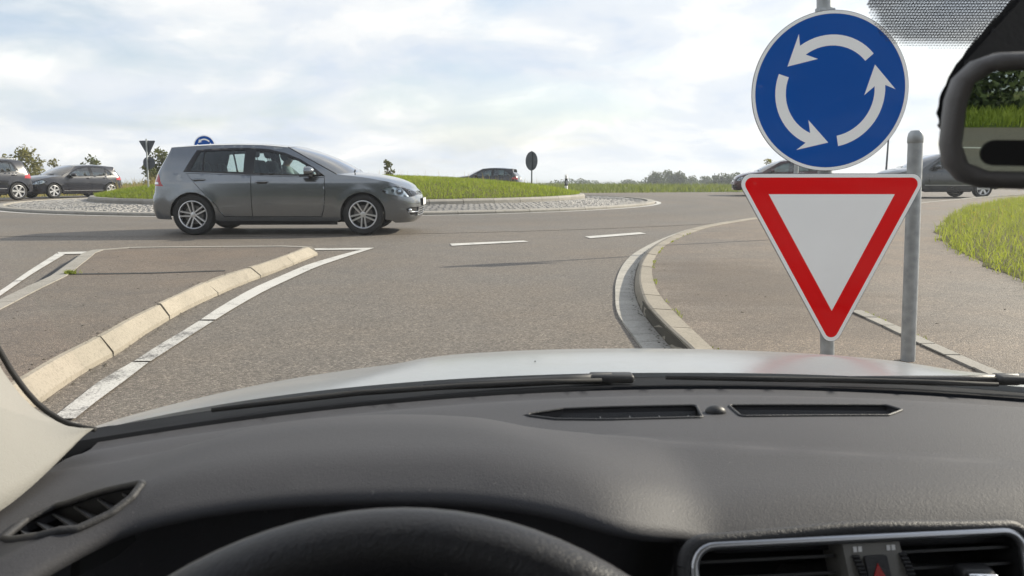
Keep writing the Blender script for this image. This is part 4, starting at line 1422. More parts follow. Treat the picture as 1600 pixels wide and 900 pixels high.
        if detail:
            bm = bmesh.new()
            fp = np.array(fog); lo_, hi_ = fp.min(0), fp.max(0); zc = (lo_[1] + hi_[1]) / 2 - .005
            bm_tube(bm, [tuple(sh(s_, zc, side, .004)) for s_ in np.linspace(lo_[0] + .05, hi_[0], 8)], .008, 6)
            link('fog_trim', bm_mesh('fog_trim', bm, M['chrome'], True), fg)
            p = sh(lo_[0] + .10, zc + .03, side, -.004)
            bm = bmesh.new(); bmesh.ops.create_uvsphere(bm, u_segments=12, v_segments=8, radius=.032, matrix=Matrix.Translation(Vector(p)))
            link('fog_lamp', bm_mesh('fog_lamp', bm, M['lamp_reflector'], True), fg)
            # arch lip and crease under the flap
            V, T = sh.panel(Z(sp['flap']), (), .06, .012, .0025, side) if side == -1 else (None, None)
            if V is not None: link('fuel_flap', mesh_np('fuel_flap', V, T, paint, True), root)
        # door mirror
        mx, mz = sp['mirror']
        p = sh(mx, mz * k, side)
        bm = bmesh.new()
        r_ = bmesh.ops.create_uvsphere(bm, u_segments=20, v_segments=12, radius=1.0)
        for v in r_['verts']:
            x_, y_, z_ = v.co
            if x_ < -.15: x_ = -.15 - (x_ + .15) * .08
            v.co = Vector((x_ * .125, y_ * .118, z_ * .078 + .012 * x_))
        bmesh.ops.translate(bm, vec=(p[0] + .03, p[1] + side * .155, p[2] + .065), verts=r_['verts'])
        dm = link('door_mirror', bm_mesh('door_mirror', bm, paint, True, 50), root)
        bm = bmesh.new()
        bm_tube(bm, [(p[0] + .06, p[1] - side * .01, p[2] + .01), (p[0] + .05, p[1] + side * .07, p[2] + .02), (p[0] + .03, p[1] + side * .15, p[2] + .02)], [.028, .022, .03], 8)
        bm_box(bm, (p[0] + .02, p[1] + side * .155, p[2] - .002), (.17, .19, .022), .010)
        link('mirror_base', bm_mesh('mirror_base', bm, M['dark_trim'], True, 40), dm)
    # glass in the tailgate, grilles (wrapping both sides)
    def both(P, step, thick, out):
        a_ = sh.panel(P, (), step, thick, out, -1); b_ = sh.panel(P, (), step, thick, out, 1)
        return join_np([a_, b_])
    link('rear_window', mesh_np('rear_window', *both(hatch, .08, .004, -.002), M['dark_glass'], True), root)
    gr = link('grille', mesh_np('grille', *both(grille, .08, .02, -.03), M['black_plastic'], True), root)
    gp = np.array(grille); lo_, hi_ = gp.min(0), gp.max(0)
    for j in range(3):
        bm = bmesh.new()
        z_ = lo_[1] + (hi_[1] - lo_[1]) * (.18 + .32 * j)
        path = [tuple(sh(s_, z_, -1, .0)) for s_ in np.linspace(lo_[0] + .02, sh.sF, 10)] + [tuple(sh(s_, z_, 1, .0)) for s_ in np.linspace(sh.sF, lo_[0] + .02, 10)[1:]]
        bm_tube(bm, path, .0075 if j != 1 else .005, 6)
        link('grille_bar', bm_mesh('grille_bar', bm, M['chrome'], True), gr)
    it = link('lower_grille', mesh_np('lower_grille', *both(intake, .08, .02, -.03), M['black_plastic'], True), root)
    gp = np.array(intake); lo_, hi_ = gp.min(0), gp.max(0)
    for j in range(4):
        bm = bmesh.new()
        z_ = lo_[1] + (hi_[1] - lo_[1]) * (.12 + .25 * j)
        path = [tuple(sh(s_, z_, -1, -.006)) for s_ in np.linspace(lo_[0] + .03, sh.sF, 10)] + [tuple(sh(s_, z_, 1, -.006)) for s_ in np.linspace(sh.sF, lo_[0] + .03, 10)[1:]]
        bm_tube(bm, path, .0055, 6)
        link('grille_bar', bm_mesh('grille_bar', bm, M['satin_silver'], True), it)
    # number plates
    zf_ = sp['plate_f'] * k
    xa = float(sh.Xn(zf_))
    bm = bmesh.new(); bm_box(bm, (xa + .012, 0, zf_), (.022, .535, .125), .004)
    pl = link('number_plate_holder', bm_mesh('number_plate_holder', bm, M['dark_trim']), root)
    bm = bmesh.new(); bm_box(bm, (xa + .024, 0, zf_ + .004), (.006, .52, .110), .002)
    link('number_plate', bm_mesh('number_plate', bm, M['plate_white']), pl)
    zr_ = sp['plate_r'] * k; xa = float(sh.Xr(zr_))
    bm = bmesh.new(); bm_box(bm, (xa - .010, 0, zr_), (.02, .52, .11), .003)
    link('number_plate', bm_mesh('number_plate', bm, M['plate_white']), root)
    # floor, wheel wells, cabin lining
    bm = bmesh.new()
    bm_box(bm, ((xr - ar + xf + ar) / 2, 0, zb + .13 * k), (xf - xr + 2 * ar - .05, sp['W'] * .64, .32 * k), .02)
    bm_box(bm, ((xr + xf) / 2, 0, zb + .12 * k), (xf - xr - 2 * ar - .03, sp['W'] * .89, .28 * k), .02)
    bm_box(bm, (.62, 0, .62 * k), (.75, sp['W'] * .62, .30), .02)
    bm_box(bm, (sh.xf - .25, 0, .50 * k), (1.0, sp['W'] * .62, .34), .02)
    bm_box(bm, (.30, 0, .46 * k), (.26, sp['W'] * .66, .34 * k), .03)
    for ax in (xr, xf):
        bm_box(bm, (ax, 0, wr + ar * .55), (ar * 1.7, sp['W'] * .70, ar * .75), .02)
    link('underbody', bm_mesh('underbody', bm, M['interior_dark']), root)
    bm = bmesh.new()
    bx = sp['mirror'][0] + .28
    bm_box(bm, (bx, 0, .80 * k), (.42, sp['W'] * .80, .24 * k), .05)
    link('dashboard', bm_mesh('dashboard', bm, M['interior_dark'], True, 40), root)
    bm = bmesh.new()
    r0 = sp['rear_shelf']
    bm_box(bm, (r0, 0, .84 * k), (.55, sp['W'] * .76, .06), .02)
    link('parcel_shelf', bm_mesh('parcel_shelf', bm, M['interior_dark'], True, 40), root)
    for sx, sy in sp['seats']:
        s_ = link('seat', SEAT, root, (sx, sy, zb + .16 * k))
        link('headrest', HEADREST, s_)
    bm = bmesh.new()
    sx = sp['rear_seat']
    bm_box(bm, (sx, 0, zb + .36 * k), (.45, sp['W'] * .74, .16), .05)
    bm_box(bm, (sx - .28, 0, zb + .52 * k), (.14, sp['W'] * .72, .44), .05, Matrix.Rotation(R(-18), 4, 'Y'))
    rs_ = link('rear_seat', bm_mesh('rear_seat', bm, M['seat_fabric'], True, 40), root)
    for sy in (-.40, .40):
        link('headrest', HEADREST, rs_, (sx + .02, sy, zb - .10))
    # steering wheel
    bm = bmesh.new()
    sx, sy = sp['seats'][0] if sp['seats'][0][1] > 0 else sp['seats'][1]
    th = np.linspace(0, 2 * np.pi, 21)[:-1]
    Mx = Matrix.Translation((sx + .42, sy, zb + .68 * k)) @ Matrix.Rotation(R(-65), 4, 'Y')
    rg = [Mx @ Vector((.18 * math.cos(t), .18 * math.sin(t), 0)) for t in th]
    bm_tube(bm, rg + [rg[0]], .014, 6, False)
    bm_tube(bm, [tuple(Mx @ Vector((0, -.17, 0))), tuple(Mx @ Vector((0, .17, 0)))], .02, 6)
    link('steering_wheel', bm_mesh('steering_wheel', bm, M['interior_dark'], True), root)
    # wheels
    disc, tyre, rim, brake = wheel_meshes(sp['wheel'], wr, .21, detail)
    for ax in (xr, xf):
        for side in (-1, 1):
            y_ = side * (sp['W'] / 2 - .115)
            w_ = link('wheel', disc, root, (ax, y_, wr), (0, random.uniform(0, 6), 0) if side < 0 else (0, random.uniform(0, 6), math.pi))
            link('tyre', tyre, w_); link('rim', rim, w_); link('brake_disc', brake, w_)
    # roof spoiler over the tailgate
    if sp.get('spoiler', True):
        zt_, xt_ = Cc[-3][2], Cc[-3][0]
        bm = bmesh.new()
        wsp = sp['W'] * .5 * .66
        S_ = [(xt_ + .14, zt_ + .014), (xt_ - .07, zt_ - .012), (xt_ - .075, zt_ - .026), (xt_ + .05, zt_ - .045)]
        rows_ = [[bm.verts.new((x_ + .10 * (y_ / wsp) ** 2, y_, z_ - .035 * (y_ / wsp) ** 2)) for x_, z_ in S_] for y_ in np.linspace(-wsp, wsp, 13)]
        for r0_, r1_ in zip(rows_[:-1], rows_[1:]):
            for q_ in range(4): bm.faces.new((r0_[q_], r0_[(q_ + 1) % 4], r1_[(q_ + 1) % 4], r1_[q_]))
        bm.faces.new(rows_[0]); bm.faces.new(rows_[-1][::-1])
        link('roof_spoiler', bm_mesh('roof_spoiler', bm, paint, True, 30), root)
    # aerial / wipers
    c0 = Ch[0]
    for y0, y1 in ((-.05, .52), (-.58, -.02)):
        bm = bmesh.new()
        bm_tube(bm, [(c0[0] - .03, y0, c0[2] + .012), (c0[0] - .08, (y0 + y1) / 2, c0[2] + .035), (c0[0] - .14, y1, c0[2] + .04)], .009, 6)
        link('wiper', bm_mesh('wiper', bm, M['dark_trim'], True), root)
    if sp.get('rails'):
        for s_ in (-1, 1):
            bm = bmesh.new()
            E_ = Ee[1:-9]
            bm_tube(bm, [(e[0], s_ * (e[1] - .05), e[2] + .05) for e in E_], .014, 6)
            for e in (E_[0], E_[len(E_) // 2], E_[-1]): bm_tube(bm, [(e[0], s_ * (e[1] - .05), e[2] - .01), (e[0], s_ * (e[1] - .05), e[2] + .05)], .016, 6)
            link('roof_rail', bm_mesh('roof_rail', bm, M['satin_silver'], True), root)
    return root, sh

def tri2d_mid(outline, loops, step):
    """like tri2d, where some openings share an edge with the outline"""
    L0 = dense(outline, step)
    ls = [dense(l, step) for l in loops]
    pts_, E = [], []
    def add(loop):
        o = len(pts_)
        pts_.extend(loop); m = len(loop)
        E.extend([(o + i, o + (i + 1) % m) for i in range(m)])
    add(L0)
    for l in ls: add(l)
    B = np.array(pts_)
    lo, hi = B.min(0), B.max(0)
    g = np.stack(np.meshgrid(np.arange(lo[0] + step * .5, hi[0], step), np.arange(lo[1] + step * .5, hi[1], step)), -1).reshape(-1, 2)
    kk = in_poly(g, L0)
    for l in ls: kk &= ~in_poly(g, l)
    g = g[kk]
    A = B; N = np.vstack([np.roll(L0, -1, 0)] + [np.roll(l, -1, 0) for l in ls])
    g = g[seg_dist(g, A, N) > step * .45]
    vs, es, fs, *_ = delaunay_2d_cdt([Vector(p) for p in np.vstack([B, g])], E, [], 0, 1e-6)
    V = np.array([tuple(v) for v in vs]); T = np.array([f for f in fs if len(f) == 3])
    c = V[T].mean(1)
    kk = in_poly(c, L0)
    for l in ls: kk &= ~in_poly(c, l)
    T = T[kk]
    a, b, d = V[T[:, 0]], V[T[:, 1]], V[T[:, 2]]
    cr = (b[:, 0]-a[:, 0])*(d[:, 1]-a[:, 1]) - (b[:, 1]-a[:, 1])*(d[:, 0]-a[:, 0])
    T[cr < 0] = T[cr < 0][:, ::-1]; T = T[np.abs(cr) > 1e-10]
    used = np.unique(T); re = -np.ones(len(V), int); re[used] = np.arange(len(used))
    return V[used], re[T]

HATCH = dict(
    L=4.255, W=1.80, ax_r=.74, ax_f=3.377, wr=.318, arch=.352, rear_turn=.38, front_turn=.52, sill=.215, rear_bot=.27, front_bot=.185,
    rear_prof=[(.1, .14), (.2, .10), (.30, .03), (.45, .0), (.58, .012), (.66, .05), (.80, .07), (.95, .115), (1.15, .235), (1.30, .335), (1.345, .36), (1.42, .40)],
    nose_prof=[(.1, 4.05), (.17, 4.13), (.25, 4.22), (.36, 4.25), (.46, 4.255), (.56, 4.245), (.63, 4.21), (.70, 4.15), (.80, 4.02), (.95, 3.8)],
    fender=[(2.98, .945), (3.2, .925), (3.5, .885), (3.8, .825), (4.1, .762), (4.4, .722), (99, .705)],
    roof_edge=[(2.20, 1.365), (1.8, 1.400), (1.4, 1.408), (.9, 1.395), (.5, 1.368), (.2, 1.352), (-99, 1.345)],
    roofline=[(2.30, 1.392), (2.0, 1.428), (1.6, 1.450), (1.2, 1.450), (.8, 1.428), (.5, 1.392), (.30, 1.352)],
    hoodline=[(3.26, .985), (3.5, .955), (3.8, .895), (4.0, .825), (4.12, .755), (4.152, .705)],
    dlo=[(.625, .985), (.80, 1.320), (1.0, 1.340), (1.3, 1.350), (1.6, 1.350), (1.9, 1.330), (2.15, 1.278), (2.40, 1.180), (2.62, 1.050), (2.80, .918), (2.2, .932), (1.65, .952), (1.1, .972)],
    panes=[[(.715, 1.0), (.845, 1.295), (.900, 1.300), (.900, .997)], [(.925, .996), (.925, 1.303), (1.25, 1.318), (1.54, 1.320), (1.54, .976)],
           [(1.70, .970), (1.70, 1.315), (1.92, 1.296), (2.14, 1.250), (2.38, 1.155), (2.50, 1.085), (2.50, .942)], [(2.525, .941), (2.525, 1.070), (2.60, 1.015), (2.70, .936)]],
    door_hole=[(.655, .964), (.86, .73), (1.118, .455), (1.160, .36), (1.225, .288), (2.735, .288), (2.775, .40), (2.80, .62), (2.798, .900), (2.2, .914), (1.65, .934), (1.1, .954)],
    doors=[[(.668, .958), (.868, .731), (1.126, .458), (1.168, .364), (1.229, .296), (1.655, .296), (1.655, .926), (1.1, .946)],
           [(1.664, .926), (1.664, .296), (2.729, .296), (2.767, .402), (2.791, .62), (2.789, .892), (2.2, .907)]],
    handles=[(.86, .865), (1.83, .832)],
    headlight=[(3.66, .700), (3.74, .745), (3.90, .765), (4.12, .735), (4.34, .695), (4.49, .665), (4.44, .618), (4.20, .592), (3.92, .600), (3.74, .640)],
    bulbs=[(3.93, .672, .050), (4.20, .648, .036), (3.80, .69, .022)],
    taillight=[(-.06, .935), (.19, .945), (.25, .90), (.35, .762), (.14, .768), (-.07, .79)],
    hatch_glass=[(-99, .99), (-.02, 1.0), (.10, 1.275), (-99, 1.30)],
    grille=[(4.52, .672), (99, .682), (99, .615), (4.47, .622)], intake=[(4.48, .425), (99, .425), (99, .285), (4.42, .28)],
    fog=[(4.00, .40), (4.10, .43), (4.42, .43), (4.37, .285), (4.15, .29)],
    flap=[(.36, .955), (.385, .975), (.56, .965), (.585, .945), (.60, .855), (.58, .835), (.42, .835), (.395, .85)],
    mirror=(2.52, .925), plate_f=.50, plate_r=.80, seats=[(2.02, .36), (2.02, -.36)], rear_seat=1.22, rear_shelf=.62, wheel='double',
    paint='paint_grey', glass='car_glass', glass_front='screen_glass')

def variant(base, **kw):
    d = dict(base); d.update(kw); return d

WAGON = variant(HATCH, paint='paint_navy', wheel='wide', W=1.78, hs=1.0, door_trim=.30, glass='bright_glass',
    rear_prof=[(.1, .14), (.2, .10), (.30, .03), (.45, .0), (.58, .012), (.70, .05), (.85, .09), (1.0, .20), (1.2, .42), (1.33, .55), (1.42, .60)],
    roof_edge=[(2.20, 1.365), (1.8, 1.400), (1.4, 1.405), (.95, 1.385), (.6, 1.35), (.2, 1.335), (-99, 1.33)],
    roofline=[(2.30, 1.392), (2.0, 1.428), (1.6, 1.448), (1.2, 1.445), (.9, 1.415), (.70, 1.38), (.55, 1.345)],
    dlo=[(.40, .975), (.62, 1.10), (.86, 1.29), (1.0, 1.33), (1.3, 1.345), (1.6, 1.345), (1.9, 1.328), (2.15, 1.278), (2.40, 1.180), (2.62, 1.050), (2.80, .918), (2.2, .930), (1.65, .945), (1.1, .955)],
    panes=[[(.50, .98), (.68, 1.10), (.86, 1.245), (.86, .975)], [(.93, .975), (.93, 1.29), (1.25, 1.312), (1.54, 1.315), (1.54, .965)],
           [(1.68, .960), (1.68, 1.312), (1.92, 1.293), (2.14, 1.250), (2.38, 1.155), (2.50, 1.085), (2.72, .935)]],
    door_hole=[(.90, .935), (.93, .75), (1.118, .455), (1.160, .36), (1.225, .288), (2.735, .288), (2.775, .40), (2.80, .62), (2.798, .900), (2.2, .912), (1.65, .927), (1.1, .937)],
    doors=[[(.91, .930), (.94, .752), (1.126, .458), (1.168, .364), (1.229, .296), (1.655, .296), (1.655, .919), (1.1, .929)],
           [(1.664, .919), (1.664, .296), (2.729, .296), (2.767, .402), (2.791, .62), (2.789, .892), (2.2, .905)]],
    handles=[(1.02, .86), (1.80, .842)],
    taillight=[(-.02, .90), (.26, .91), (.42, .86), (.46, .76), (.20, .75), (-.03, .76)],
    hatch_glass=[(-99, 1.0), (-.02, 1.01), (.06, 1.25), (-99, 1.27)],
    flap=[(.40, .93), (.56, .93), (.56, .85), (.40, .85)], mirror=(2.50, .93), rails=False)
SUV = variant(WAGON, hs=1.12, L=4.255, W=1.82, paint='paint_navy', wr=.345, arch=.385, rails=True, sill=.24, rear_bot=.30, front_bot=.22, door_trim=.40, wheel='wide',
    roof_edge=HATCH['roof_edge'], roofline=HATCH['roofline'], rear_prof=HATCH['rear_prof'], hatch_glass=HATCH['hatch_glass'],
    dlo=HATCH['dlo'], panes=HATCH['panes'], door_hole=HATCH['door_hole'][:], doors=HATCH['doors'], handles=HATCH['handles'])

def place_cars():
    golf, sh = build_car(HATCH, 'hatchback', 'grey metallic five-door hatchback crossing in front with its driver aboard', 'car', (-5.755, 12.52, 0.0), R(2.2), None, 1)
    # driver at the wheel (left side, the far one)
    def person(loc, rz, label):
        bm = bmesh.new()
        me = bpy.data.meshes.new('person')
        J = {'pelvis': (0, 0, .10), 'belly': (-.05, 0, .26), 'chest': (-.10, 0, .46), 'neck': (-.10, 0, .60), 'jaw': (-.07, 0, .665), 'head': (-.075, 0, .74), 'crown': (-.08, 0, .815), 'nose': (.028, 0, .715),
             'sl': (-.10, .17, .54), 'sr': (-.10, -.17, .54), 'el': (.12, .25, .34), 'er': (.12, -.22, .34), 'wl': (.34, .14, .42), 'wr': (.34, -.14, .42), 'hl': (.41, .13, .45), 'hr': (.41, -.13, .45),
             'kl': (.46, .14, .14), 'kr': (.46, -.14, .14), 'fl': (.70, .13, -.18), 'fr': (.70, -.13, -.18)}
        rad = {'pelvis': .15, 'belly': .13, 'chest': .155, 'neck': .055, 'jaw': .07, 'head': .088, 'crown': .062, 'nose': .018, 'sl': .065, 'sr': .065, 'el': .045, 'er': .045, 'wl': .028, 'wr': .028, 'hl': .036, 'hr': .036, 'kl': .062, 'kr': .062, 'fl': .045, 'fr': .045}
        ed = [('pelvis', 'belly'), ('belly', 'chest'), ('chest', 'neck'), ('neck', 'jaw'), ('jaw', 'head'), ('head', 'crown'), ('head', 'nose'), ('chest', 'sl'), ('chest', 'sr'), ('sl', 'el'), ('sr', 'er'), ('el', 'wl'), ('er', 'wr'), ('wl', 'hl'), ('wr', 'hr'), ('pelvis', 'kl'), ('pelvis', 'kr'), ('kl', 'fl'), ('kr', 'fr')]
        ks = list(J)
        me.from_pydata([J[k] for k in ks], [(ks.index(a), ks.index(b)) for a, b in ed], [])
        o = link('person', me, None, loc, (0, 0, rz))
        sk = o.modifiers.new('skin', 'SKIN'); ss = o.modifiers.new('sub', 'SUBSURF'); ss.levels = 2; ss.render_levels = 2
        for i, k_ in enumerate(ks):
            sv = me.skin_vertices[0].data[i]; sv.radius = (rad[k_], rad[k_]); sv.use_root = (k_ == 'pelvis')
        dg = bpy.context.evaluated_depsgraph_get()
        m2 = bpy.data.meshes.new_from_object(o.evaluated_get(dg)); m2.name = 'person'
        o.modifiers.clear(); o.data = m2
        m2.materials.clear(); m2.materials.append(M['skin']); m2.materials.append(M['shirt']); m2.materials.append(M['seat_fabric'])
        m2.polygons.foreach_set('use_smooth', [True] * len(m2.polygons))
        for f in m2.polygons:
            c = f.center
            if c.z > .585 and abs(c.y) < .13: f.material_index = 0
            elif c.x > .30 and c.z > .3: f.material_index = 0
            elif c.z < .20 and c.x > .05: f.material_index = 2
            else: f.material_index = 1
        tag(o, label, 'person')
        bm = bmesh.new()
        r_ = bmesh.ops.create_uvsphere(bm, u_segments=16, v_segments=10, radius=.102)
        for v in r_['verts']:
            if v.co.x > .045 and v.co.z < .05: v.co.x = .045 - (v.co.x - .045) * .5
            v.co.z *= 1.05
        bmesh.ops.translate(bm, vec=(-.092, 0, .765), verts=r_['verts'])
        link('hair', bm_mesh('hair', bm, M['hair'], True), o)
        return o
    person((-5.755 + 1.985, 12.52 + .417, .50), R(2.2), 'dark-haired driver in a light shirt sitting in the grey hatchback')
    # dark cars on the far left
    def put(sp, name, label, rear_xy, heading, detail=0, z=0.0, sc=1.0):
        # heading = unit vector of travel; rear_xy = middle of the rear axle
        a = math.atan2(heading[1], heading[0])
        ox = rear_xy[0] - sc * sp['ax_r'] * math.cos(a); oy = rear_xy[1] - sc * sp['ax_r'] * math.sin(a)
        r_ = build_car(sp, name, label, 'car', (ox, oy, z), a, None, detail)[0]
        r_.scale = (sc, sc, sc)
        return r_
    put(WAGON, 'estate_car', 'dark navy estate car seen from its front corner, behind the cobbled apron', (-19.04, 34.64), (-.44, -.898), 0)
    put(variant(SUV, paint='paint_navy'), 'suv', 'dark blue tall car cut off by the left edge, ahead of the navy estate car', (-20.0, 29.6), (-.42, -.907), 0)
    put(variant(WAGON, paint='paint_black'), 'estate_car', 'black estate car with only its roof and red tail lamp showing above the grass mound', (at(796, 45)[0], 45.0), (-.985, .17), 0, 0)
    put(variant(SUV, paint='paint_maroon'), 'suv', 'dark maroon tall car seen between the round blue sign and the red triangle', (14.6, 36.6), (-.97, .22), 0, -.008, 1.07)
    put(variant(SUV, paint='paint_slate', hs=1.14, glass='dark_glass', rails=False), 'suv', 'big slate grey car passing behind the bare metal post, half hidden by the inside mirror', (20.4, 33.6), (-1, -.02), 0, -.008, 1.18)
place_cars()
# ------------------------------------------------------------------ signs and posts
def round_poly(P, r, n=8):
    """polygon with rounded corners"""
    P = [np.array(p, float) for p in P]; out = []
    for i, p in enumerate(P):
        a, b = P[i - 1], P[(i + 1) % len(P)]
        u = (a - p) / np.linalg.norm(a - p); w = (b - p) / np.linalg.norm(b - p)
        ang = math.acos(np.clip(u @ w, -1, 1)); d = r / math.tan(ang / 2)
        c = p + (u + w) / np.linalg.norm(u + w) * (r / math.sin(ang / 2))
        s, e = p + u * d - c, p + w * d - c
        a0 = math.atan2(s[1], s[0]); a1 = math.atan2(e[1], e[0])
        da = (a1 - a0 + math.pi) % (2 * math.pi) - math.pi
        for k in range(n + 1):
            t = a0 + da * k / n; out.append(c + r * np.array((math.cos(t), math.sin(t))))
    return out
def disc_poly(r, n=72): return [(r * math.cos(t), r * math.sin(t)) for t in np.linspace(0, 2 * np.pi, n, endpoint=False)]

def arrows(R0):
    """three curved arrows, radii as fractions of the disc radius"""
    out = []
    for k in range(3):
        def P(r, deg): 
            t = R(deg + 120 * k); return (R0 * r * math.cos(t), R0 * r * math.sin(t))
        o = [P(.700, d) for d in np.linspace(42, 126.7, 16)]
        i = [P(.566, d) for d in np.linspace(126.7, 42, 16)]
        out.append(o + [P(.830, 122), P(.640, 151.3), P(.440, 114.2)] + i)
    return out

def layer(name, poly, y0, y1, mat, parent):
    bm = bmesh.new(); bm_prism(bm, poly, y0, y1)
    return link(name, bm_mesh(name, bm, mat), parent)
def ring_layer(name, outer, inner, y0, y1, mat, parent):
    V, T = tri2d_mid(outer, [inner], .12)
    P = np.column_stack([V[:, 0], np.full(len(V), y0), V[:, 1]])
    Vs, Ts = solid(P, T, 0); 
    Q = P.copy(); Q[:, 1] = y1
    be = np.array(border_edges(T)); n = len(P)
    rim = np.vstack([np.stack([be[:, 0], n + be[:, 1], be[:, 1]], 1), np.stack([be[:, 0], n + be[:, 0], n + be[:, 1]], 1)])
    return link(name, mesh_np(name, np.vstack([P, Q]), np.vstack([T, T[:, ::-1] + n, rim]), mat), parent)

def clamp(parent, z, y, r):
    bm = bmesh.new()
    bm_lathe(bm, [(r + .001, -.018), (r + .006, -.018), (r + .006, .018), (r + .001, .018)], 20, Matrix.Translation((0, y, z)), True)
    bm_box(bm, (0, y - r - .008, z), (.05, .014, .03), .003)
    for s in (-1, 1): bm_box(bm, (s * (r + .014), y, z), (.022, .012, .028), .002)
    link('clamp', bm_mesh('clamp', bm, M['galvanised'], True, 40), parent)

def main_sign():
    yp = 2.96
    base = GY(1290.5, 560, yp); x0 = 1.300
    top = GY(1287.5, 0, yp)
    t = thing('sign_post', 'galvanised post carrying the round blue and red triangle signs', 'post', (x0, yp, .106))
    k = (top[0] - base[0]) / (top[2] - base[2])
    bm = bmesh.new()
    X = lambda z: base[0] + k * (z - base[2]) - x0
    bm_tube(bm, [(X(0) , 0, -.01), (X(.9), 0, .794), (X(1.75), 0, 1.65)], .027, 24)
    link('tube', bm_mesh('tube', bm, M['galvanised'], True, 50), t)
    bm = bmesh.new(); bm_lathe(bm, [(.0275, 1.63), (.0295, 1.632), (.0295, 1.655), (.022, 1.668), (0, 1.672)], 20, Matrix.Translation((X(1.75), 0, 0)))
    link('cap', bm_mesh('cap', bm, M['black_plastic'], True, 40), t)
    for z in (.62, .94, 1.12, 1.42):
        bm = bmesh.new()
        bm_lathe(bm, [(.028, -.016), (.033, -.016), (.033, .016), (.028, .016)], 20, Matrix.Translation((X(z + .106), 0, z)), True)
        bm_box(bm, (X(z + .106), -.026, z), (.06, .012, .026), .003)
        link('clamp', bm_mesh('clamp', bm, M['galvanised'], True, 40), t)
    ys = 2.922
    # round blue sign
    c = GY(1297, 143, ys); Rr = np.linalg.norm(GY(1297 + 122.5, 143, ys) - c)
    s = thing('roundabout_sign', 'large round blue sign with three white arrows chasing in a ring', 'sign', tuple(c))
    layer('plate', disc_poly(Rr, 96), 0, .0030, M['sign_edge'], s)
    ring_layer('white_border', disc_poly(Rr - .0018, 96), disc_poly(Rr * .955, 96), -.0010, .0, M['sign_white'], s)
    layer('blue_face', disc_poly(Rr * .953, 96), -.0008, .0001, M['sign_blue'], s)
    for a in arrows(Rr):
        V, T = tri2d(a, (), .08)
        P = np.column_stack([V[:, 0], np.full(len(V), -.0016), V[:, 1]])
        link('arrow', mesh_np('arrow', *solid(P, T, .0009), M['sign_white']), s)
    # red and white triangle
    ys2 = 2.917
    A, B, C = GY(1146, 271, ys2), GY(1451, 271, ys2), GY(1298.5, 551, ys2)
    o = GY(1298.5, 360, ys2)
    q = lambda p: (p[0] - o[0], p[2] - o[2])
    tri = [np.array(q(A)), np.array(q(C)), np.array(q(B))]
    cen = np.mean(tri, 0)
    def inset(d):
        # shift each side of the triangle inwards by d
        out = []
        n = len(tri)
        lines = []
        for i in range(n):
            a, b = tri[i], tri[(i + 1) % n]
            e = (b - a) / np.linalg.norm(b - a); nn = np.array((-e[1], e[0]))
            if nn @ (cen - a) < 0: nn = -nn
            lines.append((a + nn * d, e))
        for i in range(n):
            (p, e), (p2, e2) = lines[i - 1], lines[i]
            m = np.array([e, -e2]).T; s_ = np.linalg.solve(m, p2 - p); out.append(p + e * s_[0])
        return out
    s = thing('give_way_sign', 'large red-bordered white triangle pointing down on the galvanised post', 'sign', tuple(o))
    layer('plate', round_poly(inset(0), .040), 0, .003, M['sign_edge'], s)
    ring_layer('white_border', round_poly(inset(.0018), .038), round_poly(inset(.0155), .026), -.0010, 0, M['sign_white'], s)
    ring_layer('red_border', round_poly(inset(.0158), .026), inset(.0795), -.0009, .0001, M['sign_red'], s)
    layer('white_face', inset(.0798), -.0008, .0001, M['sign_white'], s)
main_sign()

def bare_post():
    b = G(1418.5, 563, .106); tp = GY(1431.5, 203, b[1])
    t = thing('post', 'bare galvanised post with a rounded cap standing right of the triangle sign', 'post', tuple(b))
    h = tp[2] - b[2]; dx = tp[0] - b[0]
    bm = bmesh.new()
    bm_tube(bm, [(0, 0, -.01), (dx * .5, 0, h * .5), (dx, 0, h - .035)], .0295, 24)
    link('tube', bm_mesh('tube', bm, M['galvanised'], True, 50), t)
    bm = bmesh.new(); bm_lathe(bm, [(.030, h - .055), (.0315, h - .053), (.0315, h - .030), (.029, h - .014), (.020, h - .003), (0, h)], 24, Matrix.Translation((dx, 0, 0)))
    link('cap', bm_mesh('cap', bm, M['galvanised'], True, 40), t)
bare_post()

